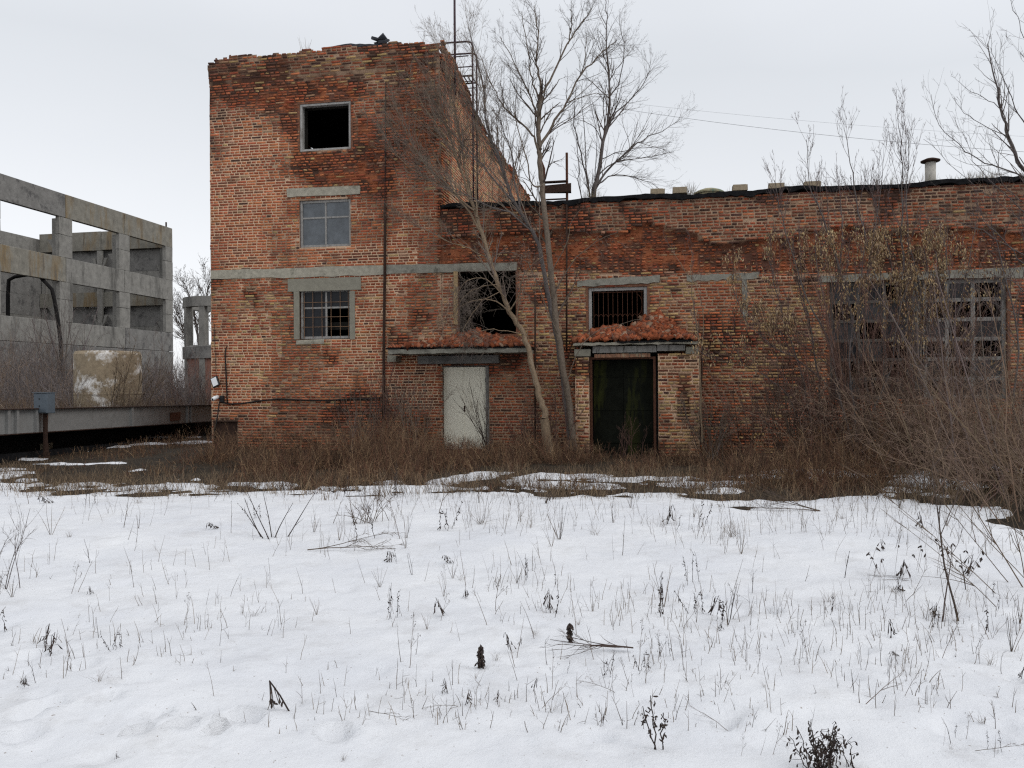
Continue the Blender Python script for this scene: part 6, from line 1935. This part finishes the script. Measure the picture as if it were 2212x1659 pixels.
K = dict(seg=(9, 6, 4), wob=(.05, .09, .16), up=(.015, 0, 0), nch=(8, 4), ang=(26, 34), ratio=(.5, .45), rmin=.0024, col=(.085, .062, .05))
for a, el in ((2.95, .25), (3.1, .18), (3.3, .3)): grow(S, r, Vector((0, 0, .01)), Vector((math.cos(a), .2, el)).normalized(), 1.3, .011, 0, K)
special('fallen_branch', 1772, 1106, S, 'long dark fallen branch on the snow edge below the saplings', 'branch', .6)
S = Strands(); r = random.Random(13)
for _ in range(26):
    p = Vector((r.gauss(0, .22), r.gauss(0, .12), -.02)); H = r.uniform(.08, .30)
    d = Vector((r.gauss(0, .3), r.gauss(0, .3), 1)).normalized(); S.add([Vector((0, 0, -.015)), p, p + d * H * .5, p + d * H], (.002, .001), BR)
    for _ in range(2): leafy(S, r, p + d * H, .035, DK)
special('leafy_weed', 2010, 1240, S, 'wide weed hung with small black dead leaves in the snow at the right', 'weed')
S = Strands(); r = random.Random(14)
K = dict(seg=(8, 5, 3), wob=(.05, .09, .16), up=(.03, .03, 0), nch=(5, 3), ang=(32, 34), ratio=(.6, .45), rmin=.002, col=(.085, .065, .055))
grow(S, r, Vector((0, 0, -.03)), Vector((-.18, .1, 1)).normalized(), 1.0, .008, 0, K)
special('thin_sapling', 2072, 1345, S, 'thin bare sapling standing in the snow at the right with a curved leader', 'sapling')
S = Strands(); grow(S, r, Vector((0, 0, -.03)), Vector((.25, .0, 1)).normalized(), .5, .006, 0, dict(K, nch=(3, 2)))
special('thin_sapling', 2035, 1340, S, 'short dark leaning shoot in the snow left of the curved thin sapling', 'sapling')
S = Strands(); r = random.Random(15)
for _ in range(5): grow(S, r, Vector((r.gauss(0, .15), 0, -.03)), Vector((r.gauss(.1, .25), .1, 1)).normalized(), r.uniform(.6, 1.2), .006, 0, dict(K, rmin=.0022))
special('thin_sapling', 10, 1270, S, 'wispy bare saplings clumped at the left edge of the snow', 'sapling', .6)
S = Strands(); r = random.Random(16)
for _ in range(26): grow(S, r, Vector((r.gauss(0, .12), r.gauss(0, .08), -.03)), Vector((r.gauss(0, .4), r.gauss(0, .3), 1)).normalized(), r.uniform(.2, .5), .004, 0, dict(seg=(5, 4), wob=(.12, .2), up=(-.06, 0), nch=(4,), ang=(40,), ratio=(.4,), rmin=.002, col=BR))
special('brown_clump', 786, 1128, S, 'brown matted weed clump standing in the snow between block and camera', 'weed')

# fine stems, far too many to count
q = np.random.RandomState(21)
n = 6500
px = q.uniform(-150, 2360, n); py = 1048 + 560 * q.rand(n) ** 2.4
a_ = (px - 1106) / 1700; Y = (1.62 - .07) * 1700 / (py - 829.5); X = a_ * Y
m_ = snow_m(X, Y)
dn = np.interp(px, [-150, 500, 1000, 1600, 2360], [.22, .25, .45, .6, .8]) * (.08 + 1.9 * sstep(.44, .62, fbm(X * 1.1, Y * 1.1, 91, 3)))
k = (m_ > .03) & (q.rand(n) < dn)
X, Y = X[k], Y[k]
Z = ground_h(X, Y) * .3 + np.maximum(0, snow_t(X, Y)) - .02
H = q.uniform(.06, .34, len(X)) * np.clip(Y / 9, .35, 1.15)
straw('snow_stems', 'scattered hair-thin dead grass stems sticking out of the snow', 'grass', np.stack([X, Y, Z], 1), H, .0017, np.array([[.12, .088, .06], [.09, .066, .05], [.16, .12, .08]]), .18, 3, 1, 22)
